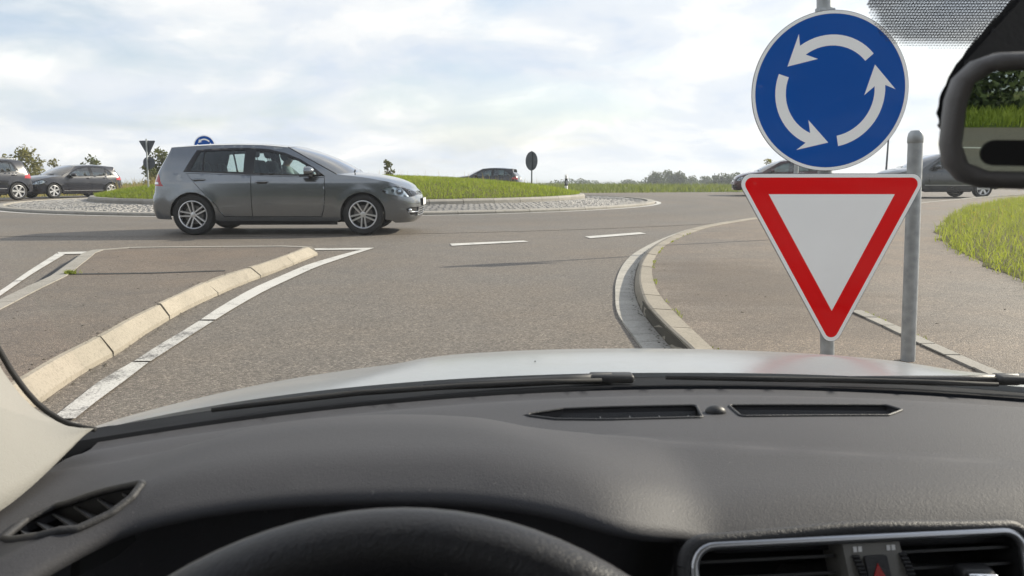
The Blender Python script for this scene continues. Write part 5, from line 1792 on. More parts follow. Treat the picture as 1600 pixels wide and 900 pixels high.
def back_signs():
    # triangle and disc seen from the back, on one leaning post, left
    d = 24.0
    px = lambda n: n * d / F
    x, y = at(237, d)
    b = (x, y, .95)
    r = math.hypot(x - CX, y - CY)
    z0 = float(mound_z(np.array(r))) if r < R_ISLE else 0
    b = (x, y, z0)
    top = GY(228.5, 217, y); zt = top[2] - z0; dx = top[0] - x
    pst = thing('sign_post', 'thin leaning post with two sign backs at the left end of the grass mound', 'post', b)
    bm = bmesh.new(); bm_tube(bm, [(0, 0, -.05), (dx * .5, 0, zt * .5), (dx, 0, zt)], .026, 10)
    link('tube', bm_mesh('tube', bm, M['galvanised'], True, 50), pst)
    c = GY(230.5, 231, y + .04)
    s = thing('give_way_sign', 'grey back of a down-pointing triangle sign on the thin leaning post', 'sign', tuple(c))
    P = [(-px(13.0), px(11)), (px(0), -px(13.5)), (px(13.0), px(11))]
    layer('plate', round_poly(P, px(1.2), 4), 0, .004, M['sign_back'], s)
    layer('face', round_poly([(p[0] * .96, p[1] * .96) for p in P], px(1.1), 4), .0041, .006, M['sign_red'], s)
    bm = bmesh.new(); bm_box(bm, (0, -.010, px(8)), (px(14), .018, .03), .004); bm_box(bm, (0, -.010, px(2)), (px(9), .018, .03), .004)
    link('rail', bm_mesh('rail', bm, M['sign_back']), s)
    c = GY(233, 254.5, y + .04)
    s = thing('round_sign', 'grey back of a round sign under the triangle on the thin leaning post', 'sign', tuple(c))
    layer('plate', disc_poly(px(9.4), 40), 0, .004, M['sign_back'], s)
    layer('face', disc_poly(px(9.1), 40), .0041, .006, M['sign_blue'], s)
    bm = bmesh.new(); bm_box(bm, (0, -.010, px(3)), (px(13), .018, .03), .004); bm_box(bm, (0, -.010, -px(3)), (px(13), .018, .03), .004)
    link('rail', bm_mesh('rail', bm, M['sign_back']), s)
    # blue roundabout sign whose top shows over the roof of the grey hatchback
    d = 21.5; px2 = lambda n: n * d / F
    c = GY(319.5, 228.5, d)
    z0 = float(mound_z(np.array(math.hypot(c[0] - CX, c[1] - CY))))
    pst = thing('sign_post', 'post of the small blue roundabout sign behind the grey hatchback', 'post', (c[0], c[1] + .05, z0))
    bm = bmesh.new(); bm_tube(bm, [(0, 0, -.05), (0, 0, c[2] - z0 + px2(12))], .03, 10)
    link('tube', bm_mesh('tube', bm, M['galvanised'], True, 50), pst)
    s = thing('roundabout_sign', 'small blue roundabout sign whose top peeks over the grey hatchback roof', 'sign', tuple(c))
    rr = px2(16.5)
    layer('plate', disc_poly(rr, 48), 0, .004, M['sign_white'], s)
    layer('blue_face', disc_poly(rr * .93, 48), -.002, .0001, M['sign_blue'], s)
    for a in arrows(rr):
        V, T = tri2d(a, (), .1)
        link('arrow', mesh_np('arrow', *solid(np.column_stack([V[:, 0], np.full(len(V), -.004), V[:, 1]]), T, .002), M['sign_white']), s)
    # turned disc seen from the back beyond the mound
    d = 31.0; x, y = at(830.5, d); px3 = lambda n: n * d / F
    r = math.hypot(x - CX, y - CY); z0 = float(mound_z(np.array(r))) if r < R_ISLE else .2
    c = GY(830.5, 251.5, d)
    pst = thing('sign_post', 'thin dark post of the turned disc sign right of the black car roof', 'post', (x, y, z0))
    bm = bmesh.new(); bm_tube(bm, [(0, 0, -.1), (0, 0, c[2] - z0 + px3(15))], .03, 10)
    link('tube', bm_mesh('tube', bm, M['sign_back'], True, 50), pst)
    s = thing('round_sign', 'dark back of a round sign turned sideways at the right of the mound', 'sign', (c[0], c[1] + .05, c[2]))
    s.rotation_euler = (0, 0, R(-52))
    layer('plate', disc_poly(px3(14.6), 40), 0, .004, M['sign_back'], s)
    layer('face', disc_poly(px3(14.2), 40), .0041, .006, M['sign_blue'], s)
    bm = bmesh.new(); bm_box(bm, (0, -.012, 0), (px3(20), .02, .035), .004)
    link('rail', bm_mesh('rail', bm, M['sign_back']), s)
    # white marker post with a black head
    d = 29.5; x, y = at(884, d); b = (x, y, .17)
    t = thing('marker_post', 'slim white marker post with a black band at the right tip of the mound', 'marker post', b)
    zt = GY(884, 274.5, y)[2] - .17
    def tri_bar(z0, z1, g, slope=0):
        bm = bmesh.new()
        P = [(-.06 - g, .03 + g), (.06 + g, .03 + g), (.025 + g, -.06 - g), (-.025 - g, -.06 - g)]
        A = [bm.verts.new((p[0], p[1], z0)) for p in P]; B = [bm.verts.new((p[0] * .96, p[1] * .96, z1 + (slope if p[1] > 0 else 0))) for p in P]
        bm.faces.new(A[::-1]); bm.faces.new(B)
        for i in range(4): bm.faces.new((A[i], A[(i + 1) % 4], B[(i + 1) % 4], B[i]))
        return bm
    link('shaft', bm_mesh('shaft', tri_bar(0, zt, 0, .05), M['white_post']), t)
    link('black_band', bm_mesh('black_band', tri_bar(zt * .50, zt * .86, .004), M['gloss_black']), t)
    bm = bmesh.new(); bm_box(bm, (0, -.066, zt * .66), (.04, .008, .16), .003)
    link('reflector', bm_mesh('reflector', bm, M['satin_silver']), t)
    # post hidden by the big signs; its shadow lies across the lane
    b = G(1238, 373, .106)
    pst = thing('sign_post', 'thin roadside post behind the two big signs, its shadow across the lane', 'post', tuple(b))
    bm = bmesh.new(); bm_tube(bm, [(0, 0, -.02), (0, 0, 2.5)], .03, 12)
    link('tube', bm_mesh('tube', bm, M['galvanised'], True, 50), pst)
    s = thing('direction_sign', 'sign hidden behind the large round blue sign', 'sign', (b[0], b[1] - .05, 2.25))
    layer('plate', round_poly([(-.28, -.22), (.28, -.22), (.28, .22), (-.28, .22)], .03, 4), 0, .004, M['sign_back'], s)
    # thin lamp post behind the slate car
    x, y = at(1377.5, 41); z0 = -.05
    t = thing('pole', 'thin dark pole rising behind the bonnet of the big slate car', 'pole', (x, y, z0))
    bm = bmesh.new(); bm_tube(bm, [(0, 0, -.05), (0, 0, 1.6), (0, 0, GY(1377, 190, y)[2] - z0)], [.06, .05, .04], 10)
    link('tube', bm_mesh('tube', bm, M['sign_back'], True, 50), t)
    bm = bmesh.new(); bm_lathe(bm, [(.11, -.02), (.11, .05), (.06, .08)], 12)
    link('foot', bm_mesh('foot', bm, M['sign_back'], True, 40), t)
back_signs()
# ------------------------------------------------------------------ the car the photograph is taken from
XC = .27                                        # its middle line
OWN = thing('car', 'silver car seen from its driving seat with dark dashboard and steering wheel', 'car', (XC, .6, 0))
def own(name, me, parent=None):
    o = link(name, me, parent or OWN)
    if parent is None: o.location = (-XC, -.6, 0)
    return o
def rel(P):
    P = np.asarray(P, float).copy(); P[..., 2] += H; return P

qn = lambda x: (np.asarray(x, float) - XC) / .72
def y_far(x):  # foot of the windscreen on the dashboard
    q = qn(x); return 1.015 - .165 * q ** 2 - .015 * q ** 4
def ws_low(x): return -.287 - .006 * qn(x) ** 2

# ---- dashboard skin -------------------------------------------------------
HX, HW = -.105, .235                            # middle and half width of the instrument hood
def hump_x(x):
    a = np.clip(np.abs(x - HX) / np.where(x > HX, HW + .035, HW + .07), 0, 1)
    return (1 - a ** 3.6) ** 1.5
_yc = smooth_curve([-.55, -.378, -.234, -.133, -.044, .021, .075, .196, .489, 1.1], [.70, .745, .819, .832, .819, .785, .760, .730, .679, .60])
lip_y = lambda x: .548 + .085 * np.clip(np.abs(x - HX) / (HW), 0, 1.3) ** 2.2 * -1 + .0
def y_front(x):
    x = np.asarray(x, float)
    right = .556 + .075 * (x - .14)
    left = .40 + 0 * x
    hood = .550 - .045 * np.clip(np.abs(x - HX) / HW, 0, 1) ** 2
    w = np.clip((x - (HX + HW - .075)) / .09, 0, 1); w = w * w * (3 - 2 * w)
    f = hood * (1 - w) + right * w
    w2 = np.clip(((HX - HW + .055) - x) / .12, 0, 1); w2 = w2 * w2 * (3 - 2 * w2)
    return f * (1 - w2) + left * w2
def z_dash(x, y):
    x = np.asarray(x, float); y = np.asarray(y, float)
    yf = y_far(x)
    d = yf - y                                   # distance back from the windscreen foot
    z = -.284 - .006 * qn(x) ** 2 + .012 * np.clip(d / .40, 0, 1)
    z = z - .010 * np.exp(-((d - .02) / .03) ** 2)
    # shallow trough where the vents sit, then the pad swells a little
    z = z + .008 * np.exp(-((d - .27) / .12) ** 2) * np.clip((x - .02) / .1, 0, 1)
    # the front pad stands proud of the rear strip along a soft crease
    c = np.clip((_yc(x) - y) / .016, 0, 1)
    z = z - .004 + .0075 * c * c * (3 - 2 * c)
    # instrument hood
    r = np.clip((_yc(x) + .004 - y) / .17, 0, 1)
    r = r * (1.6 - .6 * r)
    z = z + .046 * hump_x(x) * r
    # falls away to the left-hand end
    e = np.clip((-.26 - x) / .26, 0, 1)
    z = z - .028 * e ** 1.5 * np.clip((.80 - y) / .25, 0, 1)
    # rounded front edge
    f = np.clip((y_front(x) + .05 - y) / .05, 0, 1)
    z = z - .014 * f ** 2.2
    return z

def D(u, v):
    """the spot of the dashboard seen at (u, v)"""
    d = ray(u, v); lo, hi = .3, 1.3
    for t in np.linspace(.35, 1.3, 400):
        if d[2] * t < z_dash(d[0] * t, d[1] * t): break
    for _ in range(20):
        t0 = t - .0025
        m = t0 + .00125
        break
    return (d[0] * t, d[1] * t)
def vent_poly():
    # windscreen vent: long pointed slot, split by the sensor bridge
    L_ = [D(u, v) for u, v in ((815, 649), (880, 640), (1088, 634), (1098, 653), (960, 657), (870, 656))]
    R_ = [D(u, v) for u, v in ((1138, 634), (1385, 634), (1410, 642), (1388, 650), (1158, 652))]
    return L_, R_
VL, VR = vent_poly()
SIDE = [D(u, v) for u, v in ((224, 757), (190, 762), (140, 775), (90, 791), (40, 815), (6, 842), (60, 841), (120, 829), (175, 803), (207, 780))]

def dash_outline():
    xs = np.linspace(-.475, 1.015, 70)
    far = [(x, float(y_far(x)) - .002) for x in xs]
    nr = [(x, float(y_front(x))) for x in np.linspace(-.475, 1.015, 160)]
    return nr + far[::-1]
V2, T2 = tri2d(dash_outline(), [VL, VR, SIDE], .016, .016)
P3 = np.column_stack([V2, z_dash(V2[:, 0], V2[:, 1])])
# press a soft crease along the rear outline of the hood pad
Vs, Ts = solid(rel(P3), T2, .010)
dash = own('dashboard', mesh_np('dashboard', Vs, Ts, M['dash_skin'], True))
# vertical face under the front edge, right of the instruments, and hood lip
def lip_strip(x0, x1, n, depth, back, mat, name, parent):
    xs = np.linspace(x0, x1, n); rows = []
    prof = [(0, 0), (-.004, -.002), (-.0075, -.006), (-.008, -.012), (.02, -.016), (back + .03, -depth)]
    for x in xs:
        y0 = float(y_front(x)); z0 = float(z_dash(x, y0))
        rows.append([(x, y0 + dy, z0 + dz) for dy, dz in prof])
    k = len(prof)
    V = rel(np.array(rows).reshape(-1, 3)); Fq = [(i * k + j, (i + 1) * k + j, (i + 1) * k + j + 1, i * k + j + 1) for i in range(n - 1) for j in range(k - 1)]
    return own(name, mesh_np(name, V, np.array(Fq)[:, ::-1], mat, True), parent)
o_ = lip_strip(-.475, 1.015, 160, .12, .01, M['dash_skin'], 'dashboard_edge', None)
def simple_box(name, lo, hi, mat, bevel=.004, parent=None):
    bm = bmesh.new(); lo, hi = np.array(lo, float), np.array(hi, float); lo[2] += H; hi[2] += H
    bm_box(bm, tuple((lo + hi) / 2), tuple(hi - lo), bevel)
    return own(name, bm_mesh(name, bm, mat, True, 40), parent)
simple_box('dashboard_core', (-.47, .62, -.62), (1.01, .80, -.335), M['interior_dark'])
simple_box('lower_panel', (.13, .575, -.62), (1.01, .66, -.315), M['dash_lip'], .01)
simple_box('lower_panel', (-.47, .47, -.62), (-.345, .66, -.345), M['dash_lip'], .01)

# ---- instrument hood inside ----------------------------------------------
def cluster():
    xs = np.linspace(HX - HW + .02, HX + HW - .02, 30)
    rows = []
    for x in xs:
        a = (x - HX) / (HW - .02)
        y0 = float(y_front(x)); z0 = float(z_dash(x, y0)) - .014
        rows.append([(x, y0 + .004, z0), (x, y0 + .07, z0 - .010), (x * .97 + HX * .03, .70, z0 - .035), (x * .95 + HX * .05, .73, -.52)])
    V = rel(np.array(rows).reshape(-1, 3)); k = 4
    Fq = np.array([(i * k + j, (i + 1) * k + j, (i + 1) * k + j + 1, i * k + j + 1) for i in range(len(xs) - 1) for j in range(k - 1)])
    c = own('instrument_cluster', mesh_np('instrument_cluster', V, Fq, M['interior_dark'], True))
    for gx in (-.262, .022):
        bm = bmesh.new()
        Mx = Matrix.Translation((gx, .665, H - .402)) @ Matrix.Rotation(R(90 - 22), 4, 'X')
        bm_lathe(bm, [(.080, .0), (.0825, .005), (.085, .0), (.0825, -.004)], 48, Mx, True)
        g = link('gauge_ring', bm_mesh('gauge_ring', bm, M['satin_silver'], True), c)
        bm = bmesh.new(); bm_lathe(bm, [(0, -.002), (.080, -.002), (.080, -.01), (0, -.01)], 40, Mx)
        link('gauge_face', bm_mesh('gauge_face', bm, M['gloss_black'], True, 40), c)
cluster()

# ---- vents in the top of the dashboard -------------------------------------
def top_vent(poly, name, nsl, direction, slat_w, par_mat='interior_dark'):
    poly = np.array(poly); cen = poly.mean(0)
    bz = lambda p: float(z_dash(p[0], p[1]))
    bm = bmesh.new()
    # well
    A = [bm.verts.new(tuple(rel((p[0], p[1], bz(p) - .001)))) for p in poly]
    B = [bm.verts.new(tuple(rel((p[0], p[1], bz(p) - .035)))) for p in poly]
    n = len(poly)
    for i in range(n): bm.faces.new((A[i], A[(i + 1) % n], B[(i + 1) % n], B[i]))
    bm.faces.new(B)
    v = own(name, bm_mesh(name, bm, M[par_mat]))
    # frame
    bm = bmesh.new()
    ring = [tuple(rel((p[0], p[1], bz(p) + .0005))) for p in dense(round_poly(poly, .006, 4), .02)]
    ring.append(ring[0])
    bm_tube(bm, ring, .0032 if name == 'side_vent' else .0018, 8, False)
    link('vent_frame', bm_mesh('vent_frame', bm, M['dash_lip'], True), v)
    # slats
    d = np.array(direction, float); d /= np.linalg.norm(d); nrm = np.array((-d[1], d[0]))
    pr = (poly - cen) @ nrm
    dd = dense(poly, .003)
    for i in range(nsl):
        c = pr.min() + (pr.max() - pr.min()) * (i + .5) / nsl
        k = np.abs((dd - cen) @ nrm - c) < .004
        if k.sum() < 2: continue
        q = (dd[k] - cen) @ d
        a, b = q.min() + .002, q.max() - .002
        if b - a < .01: continue
        p0, p1 = cen + nrm * c + d * a, cen + nrm * c + d * b
        bm = bmesh.new()
        z0, z1 = bz(p0) - .003, bz(p1) - .003
        off = nrm * slat_w
        vs = [(*(p0 - off), z0 - .010), (*(p1 - off), z1 - .010), (*(p1 + off), z1 - .002), (*(p0 + off), z0 - .002)]
        A = [bm.verts.new(tuple(rel(p))) for p in vs]; B = [bm.verts.new(tuple(rel((p[0], p[1], p[2] - .002)))) for p in vs]
        bm.faces.new(A); bm.faces.new(B[::-1])
        for j in range(4): bm.faces.new((A[j], B[j], B[(j + 1) % 4], A[(j + 1) % 4]))
        link('slat', bm_mesh('slat', bm, M['dash_lip']), v)
    return v
vl = top_vent(VL, 'windscreen_vent', 3, (1, .01), .0028)
vr = top_vent(VR, 'windscreen_vent', 3, (1, -.01), .0028)
dS = np.array(D(108, 780)) - np.array(D(160, 812))
top_vent(SIDE, 'side_vent', 7, dS, .0062)
RY = D(1000, 650)[1]
# cross ribs of the windscreen vent
for v_, x0, x1 in ((vl, .07, .21), (vr, .29, .44)):
    bm = bmesh.new()
    for x in np.linspace(x0, x1, 5): bm_box(bm, tuple(rel((x, RY, float(z_dash(x, RY)) - .008))), (.0015, .014, .012))
    link('cross_rib', bm_mesh('cross_rib', bm, M['black_plastic']), v_)
bm = bmesh.new()
r_ = bmesh.ops.create_uvsphere(bm, u_segments=20, v_segments=10, radius=1)
bmesh.ops.scale(bm, vec=(.0125, .010, .008), verts=r_['verts'])
bmesh.ops.translate(bm, vec=tuple(rel((*D(1118, 645), float(z_dash(*D(1118, 645))) + .001))), verts=r_['verts'])
own('light_sensor', bm_mesh('light_sensor', bm, M['black_plastic'], True))

# ---- centre vents -----------------------------------------------------------
def centre_vent():
    A = GT(1080, 852, .565); B = GT(1590, 827, .590)
    ax = (B - A); wid = np.linalg.norm(ax); ax /= wid
    dn = np.array((0, -.30, -.955)); dn -= ax * (dn @ ax); dn /= np.linalg.norm(dn)
    nr = np.cross(ax, -dn)                                    # towards the driver
    if nr[1] > 0: nr = -nr
    def Q(a, b, c=0): return A + ax * a + dn * b + nr * c     # right, down, out
    hh = .095
    P = round_poly([(0, 0), (wid, 0), (wid, hh), (0, hh)], .016, 7)
    Pd = dense(P, .02)
    bm = bmesh.new()
    w0 = [bm.verts.new(tuple(Q(p[0], p[1], .002))) for p in Pd]; w1 = [bm.verts.new(tuple(Q(p[0], p[1], -.05))) for p in Pd]
    n = len(Pd)
    for i in range(n): bm.faces.new((w0[i], w0[(i + 1) % n], w1[(i + 1) % n], w1[i]))
    bm.faces.new(w1)
    v = own('centre_vent', bm_mesh('centre_vent', bm, M['interior_dark']))
    bm = bmesh.new(); ring = [tuple(Q(p[0], p[1], .004)) for p in Pd]; bm_tube(bm, ring + [ring[0]], .0036, 8, False)
    link('chrome_frame', bm_mesh('chrome_frame', bm, M['satin_silver'], True), v)
    bm = bmesh.new()
    cen = np.array((wid / 2, hh / 2))
    ring = [tuple(Q(*(p + (p - cen) / np.linalg.norm(p - cen) * .007), .001)) for p in Pd]; bm_tube(bm, ring + [ring[0]], .0055, 8, False)
    link('outer_frame', bm_mesh('outer_frame', bm, M['dash_lip'], True), v)
    m0, m1 = .45 * wid - .002, .45 * wid + .046
    def bar(a0, a1, b, c0, c1, th, mat, name):
        bm = bmesh.new()
        S = [(a0, b - th, c0), (a1, b - th, c0), (a1, b + th * .2, c1), (a0, b + th * .2, c1)]
        A_ = [bm.verts.new(tuple(Q(*s))) for s in S]; B_ = [bm.verts.new(tuple(Q(s[0], s[1] + .0022, s[2]))) for s in S]
        bm.faces.new(A_); bm.faces.new(B_[::-1])
        for j in range(4): bm.faces.new((A_[j], B_[j], B_[(j + 1) % 4], A_[(j + 1) % 4]))
        link(name, bm_mesh(name, bm, mat), v)
    for i in range(6):
        b = .017 + i * .0125
        bar(.004, m0 - .002, b, -.006, -.030, .004, M['black_plastic'], 'slat')
        bar(m1 + .002, wid - .004, b, -.006, -.030, .004, M['black_plastic'], 'slat')
    # panel with the hazard switch
    bm = bmesh.new()
    S = [(m0, .004), (m1 - .002, .004), (m1 + .012, hh), (m0 + .012, hh)]
    A_ = [bm.verts.new(tuple(Q(*s, .004))) for s in S]; B_ = [bm.verts.new(tuple(Q(*s, -.03))) for s in S]
    bm.faces.new(A_); bm.faces.new(B_[::-1])
    for j in range(4): bm.faces.new((A_[j], B_[j], B_[(j + 1) % 4], A_[(j + 1) % 4]))
    pn = link('switch_panel', bm_mesh('switch_panel', bm, M['panel_grey']), v)
    mc = (m0 + m1) / 2
    bm = bmesh.new(); p = round_poly([(mc - .0085, .013), (mc + .0095, .013), (mc + .013, .042), (mc - .005, .042)], .002, 3)
    A_ = [bm.verts.new(tuple(Q(*s, .0065))) for s in p]; B_ = [bm.verts.new(tuple(Q(*s, .002))) for s in p]
    bm.faces.new(A_)
    for j in range(len(p)): bm.faces.new((A_[j], B_[j], B_[(j + 1) % len(p)], A_[(j + 1) % len(p)]))
    link('hazard_button', bm_mesh('hazard_button', bm, M['dash_lip']), pn)
    bm = bmesh.new()
    o = [(mc + .0012, .0185), (mc + .0090, .0335), (mc - .0050, .0335)]
    A_ = [bm.verts.new(tuple(Q(*s, .0072))) for s in o]; B_ = [bm.verts.new(tuple(Q(*s, .006))) for s in o]; bm.faces.new(A_)
    for j in range(3): bm.faces.new((A_[j], B_[j], B_[(j + 1) % 3], A_[(j + 1) % 3]))
    link('warning_triangle', bm_mesh('warning_triangle', bm, M['lamp_red']), pn)
    bm = bmesh.new()
    for a in (m0 + .008, m1 - .013):
        for s in ((a, .006), (a + .004, .006)):
            q = [(s[0], s[1]), (s[0] + .003, s[1]), (s[0] + .003, s[1] + .004), (s[0], s[1] + .004)]
            bm.faces.new([bm.verts.new(tuple(Q(*t, .0046))) for t in q])
    link('flow_symbol', bm_mesh('flow_symbol', bm, M['plate_white']), pn)
    for a in (m0 + .009, m1 - .001):
        bm = bmesh.new()
        for k in range(10):
            t = -.9 + k * .2
            c = np.array(Q(a + .0035 * (t + 1), 0.026 + .014 * t, .004 + .003 * (1 - t * t)))
            bm_box(bm, tuple(c), (.006, .003, .0022), .0006)
        link('thumbwheel', bm_mesh('thumbwheel', bm, M['black_plastic']), pn)
    c = Q(m1 + .055, .030, .006)
    bm = bmesh.new(); bm_box(bm, tuple(c), (.026, .016, .012), .004, None, 3)
    kn = link('vent_tab', bm_mesh('vent_tab', bm, M['black_plastic'], True, 40), v)
    bm = bmesh.new(); bm_box(bm, tuple(c + nr * .009), (.022, .004, .004), .0015)
    link('chrome_strip', bm_mesh('chrome_strip', bm, M['chrome'], True, 40), kn)
centre_vent()

# ---- steering wheel -----------------------------------------------------------
def steering_wheel():
    top = GT(634, 800, .350)
    tilt = R(40)
    upd = np.array((0, math.sin(tilt), math.cos(tilt)))     # from the hub to the top of the rim
    rad = .187
    c = top - upd * rad
    xa = np.array((1., 0, 0)); nr = np.array((0, -math.cos(tilt), math.sin(tilt)))
    bm = bmesh.new()
    seg, sub = 96, 16
    rings = []
    for i in range(seg):
        t = 2 * math.pi * i / seg
        d = xa * math.sin(t) + upd * math.cos(t)
        rings.append([bm.verts.new(tuple(c + d * (rad - .015) + d * .0165 * math.cos(s) + nr * .0195 * math.sin(s))) for s in np.linspace(0, 2 * np.pi, sub, endpoint=False)])
    for i in range(seg):
        a, b = rings[i], rings[(i + 1) % seg]
        for k in range(sub): bm.faces.new((a[k], a[(k + 1) % sub], b[(k + 1) % sub], b[k]))
    w = own('steering_wheel', bm_mesh('steering_wheel', bm, M['wheel_leather'], True))
    def spoke(p0, p1, w0, w1):
        bm = bmesh.new(); p0, p1 = np.array(p0), np.array(p1)
        d = p1 - p0; n2 = np.array((-d[1], d[0])); n2 /= np.linalg.norm(n2)
        mp = lambda p, o: tuple(c + xa * p[0] + upd * p[1] - nr * (.012 - o))
        S = [p0 - n2 * w0, p1 - n2 * w1, p1 + n2 * w1, p0 + n2 * w0]
        A_ = [bm.verts.new(mp(s, .008)) for s in S]; B_ = [bm.verts.new(mp(s, -.008)) for s in S]
        bm.faces.new(A_); bm.faces.new(B_[::-1])
        for j in range(4): bm.faces.new((A_[j], B_[j], B_[(j + 1) % 4], A_[(j + 1) % 4]))
        link('spoke', bm_mesh('spoke', bm, M['satin_silver']), w)
    spoke((-.06, -.005), (-.165, .005), .035, .026); spoke((.06, -.005), (.165, .005), .035, .026); spoke((0, -.05), (0, -.165), .03, .022)
    bm = bmesh.new()
    P = round_poly([(-.075, .045), (.075, .045), (.06, -.075), (-.06, -.075)], .03, 6)
    mp = lambda p, o: tuple(c + xa * p[0] + upd * p[1] + nr * o)
    A_ = [bm.verts.new(mp(p * .9, .020)) for p in P]; B_ = [bm.verts.new(mp(p, -.01)) for p in P]; Cc_ = [bm.verts.new(mp(p, .010)) for p in P]
    bm.faces.new(A_); n = len(P)
    for j in range(n):
        bm.faces.new((A_[j], Cc_[j], Cc_[(j + 1) % n], A_[(j + 1) % n])); bm.faces.new((Cc_[j], B_[j], B_[(j + 1) % n], Cc_[(j + 1) % n]))
    link('hub', bm_mesh('hub', bm, M['black_plastic'], True, 50), w)
steering_wheel()

# ---- scuttle, wipers, bonnet ----------------------------------------------------
def y_bon(x): return y_far(x) + .165 + .01 * np.abs(qn(x))
def scuttle():
    xs = np.linspace(XC - .86, XC + .86, 60); rows = []
    for x in xs:
        yf, yb = float(y_far(x)), float(y_bon(x))
        rows.append([(x, yf - .004, float(ws_low(x)) - .020), (x, yf + .002, float(ws_low(x)) - .004), (x, yf + .05, float(ws_low(x)) - .016), (x, yb - .03, float(ws_low(x)) - .030), (x, yb + .02, float(ws_low(x)) - .040)])
    k = 5
    V = rel(np.array(rows).reshape(-1, 3)); Fq = np.array([(i * k + j, (i + 1) * k + j, (i + 1) * k + j + 1, i * k + j + 1) for i in range(len(xs) - 1) for j in range(k - 1)])
    own('scuttle', mesh_np('scuttle', V, Fq[:, ::-1], M['scuttle_black'], True))
scuttle()
def wiper(P, arm, name='wiper'):
    bm = bmesh.new(); bm_tube(bm, [tuple(p) for p in P], [.003] + [.0042] * (len(P) - 2) + [.003], 8)
    w = own(name, bm_mesh(name, bm, M['rubber'], True))
    bm = bmesh.new(); bm_tube(bm, [tuple(p) for p in arm], [.005] + [.007] * (len(arm) - 2) + [.009], 8)
    link('wiper_arm', bm_mesh('wiper_arm', bm, M['black_plastic'], True), w)
    bm = bmesh.new(); e = arm[-1]
    bm_box(bm, tuple(np.array(e) + np.array((.0, 0, .001))), (.066, .026, .013), .005, None, 3)
    link('wiper_pivot', bm_mesh('wiper_pivot', bm, M['black_plastic'], True, 40), w)
wiper([GT(u, v, t) for u, v, t in ((330, 641, .96), (450, 626, 1.0), (560, 614, 1.03), (720, 603, 1.05), (850, 597, 1.07), (940, 594, 1.08))],
      [GT(u, v, t) for u, v, t in ((660, 605, 1.05), (780, 599, 1.08), (880, 594, 1.10), (955, 591, 1.11))])
wiper([GT(u, v, t) for u, v, t in ((1040, 590, 1.10), (1180, 592, 1.10), (1320, 594, 1.09), (1460, 598, 1.07), (1560, 601, 1.05))],
      [GT(u, v, t) for u, v, t in ((1300, 593, 1.10), (1420, 594, 1.10), (1500, 594, 1.09), (1590, 593, 1.08))])

def bonnet():
    nx, ns = 61, 44
    xs = np.linspace(XC - .86, XC + .86, nx); ss = np.concatenate([np.linspace(0, .9, 32), np.linspace(.93, 1.25, 12)])
    V = []
    for s in ss:
        for x in xs:
            q = (x - XC) / .86
            y = float(y_bon(x)) + s * (1 - .10 * q * q)
            z = -.316 - .105 * s - .135 * s * s - .022 * abs(q) ** 6 - .25 * max(0, s - .95) ** 1.6
            # two soft creases that raise the middle of the bonnet
            w = .62 - .18 * s
            z += .010 * (1 / (1 + math.exp((abs(q) - w) / .022))) * min(1, s / .25)
            V.append((x, y, z))
    Fq = [(i * nx + j, i * nx + j + 1, (i + 1) * nx + j + 1, (i + 1) * nx + j) for i in range(len(ss) - 1) for j in range(nx - 1)]
    V = rel(np.array(V)); T = np.array(Fq)
    T = np.vstack([T[:, [0, 1, 2]], T[:, [0, 2, 3]]])
    Vs, Ts = solid(V, T, .012)
    b = own('bonnet', mesh_np('bonnet', Vs, Ts, M['paint_silver'], True))
    # washer jet
    p = GT(836, 574, 1.33)
    bm = bmesh.new(); bm_box(bm, tuple(p + np.array((0, 0, -.004))), (.020, .016, .010), .003); bm_tube(bm, [tuple(p), tuple(p + np.array((0, 0, .012)))], .0012, 6)
    own('washer_jet', bm_mesh('washer_jet', bm, M['gloss_black'], True, 40))
    # front wings outside the bonnet
    for s in (-1, 1):
        rows = []
        for t in np.linspace(-.55, 1.25, 26):
            x = XC + s * .866; y = float(y_bon(x)) + t * .9
            z = -.352 - .105 * max(t, 0) - .135 * max(t, 0) ** 2 - .25 * max(0, t - .95) ** 1.6 + (.02 * min(t, 0))
            rows.append([(x, y, z), (x + s * .02, y, z - .012), (x + s * .035, y, z - .08), (x + s * .03, y, z - .25)])
        V = rel(np.array(rows).reshape(-1, 3)); Fq = np.array([(i * 4 + j, (i + 1) * 4 + j, (i + 1) * 4 + j + 1, i * 4 + j + 1) for i in range(25) for j in range(3)])
        if s < 0: Fq = Fq[:, ::-1]
        own('front_wing', mesh_np('front_wing', V, Fq, M['paint_silver'], True))
bonnet()

# ---- windscreen, posts, roof -------------------------------------------------------
def ws_point(q, t):
    """q across (-1..1), t from the foot (0) to the header (1)"""
    x = XC + .72 * q * (1 - .16 * t)
    y0 = float(y_far(XC + .72 * q)) - .001; z0 = float(ws_low(XC + .72 * q))
    y1 = .235 - .09 * q * q; z1 = .285 - .03 * q * q
    b = 4 * t * (1 - t)
    return np.array((x, y0 + (y1 - y0) * t + .020 * b, z0 + (z1 - z0) * t + .020 * b))
def ws_surf(q0, q1, t0, t1, nq, nt, off=0.0):
    V = np.array([ws_point(q, t) for t in np.linspace(t0, t1, nt) for q in np.linspace(q0, q1, nq)])
    V[:, 1] -= off * .6; V[:, 2] -= off * .8
    Fq = np.array([(i * nq + j, i * nq + j + 1, (i + 1) * nq + j + 1, (i + 1) * nq + j) for i in range(nt - 1) for j in range(nq - 1)])
    return rel(V), Fq
V, Fq = ws_surf(-1, 1, 0, 1, 33, 24)
glass = own('windscreen', mesh_np('windscreen', V, Fq, M['windscreen_glass'], True))
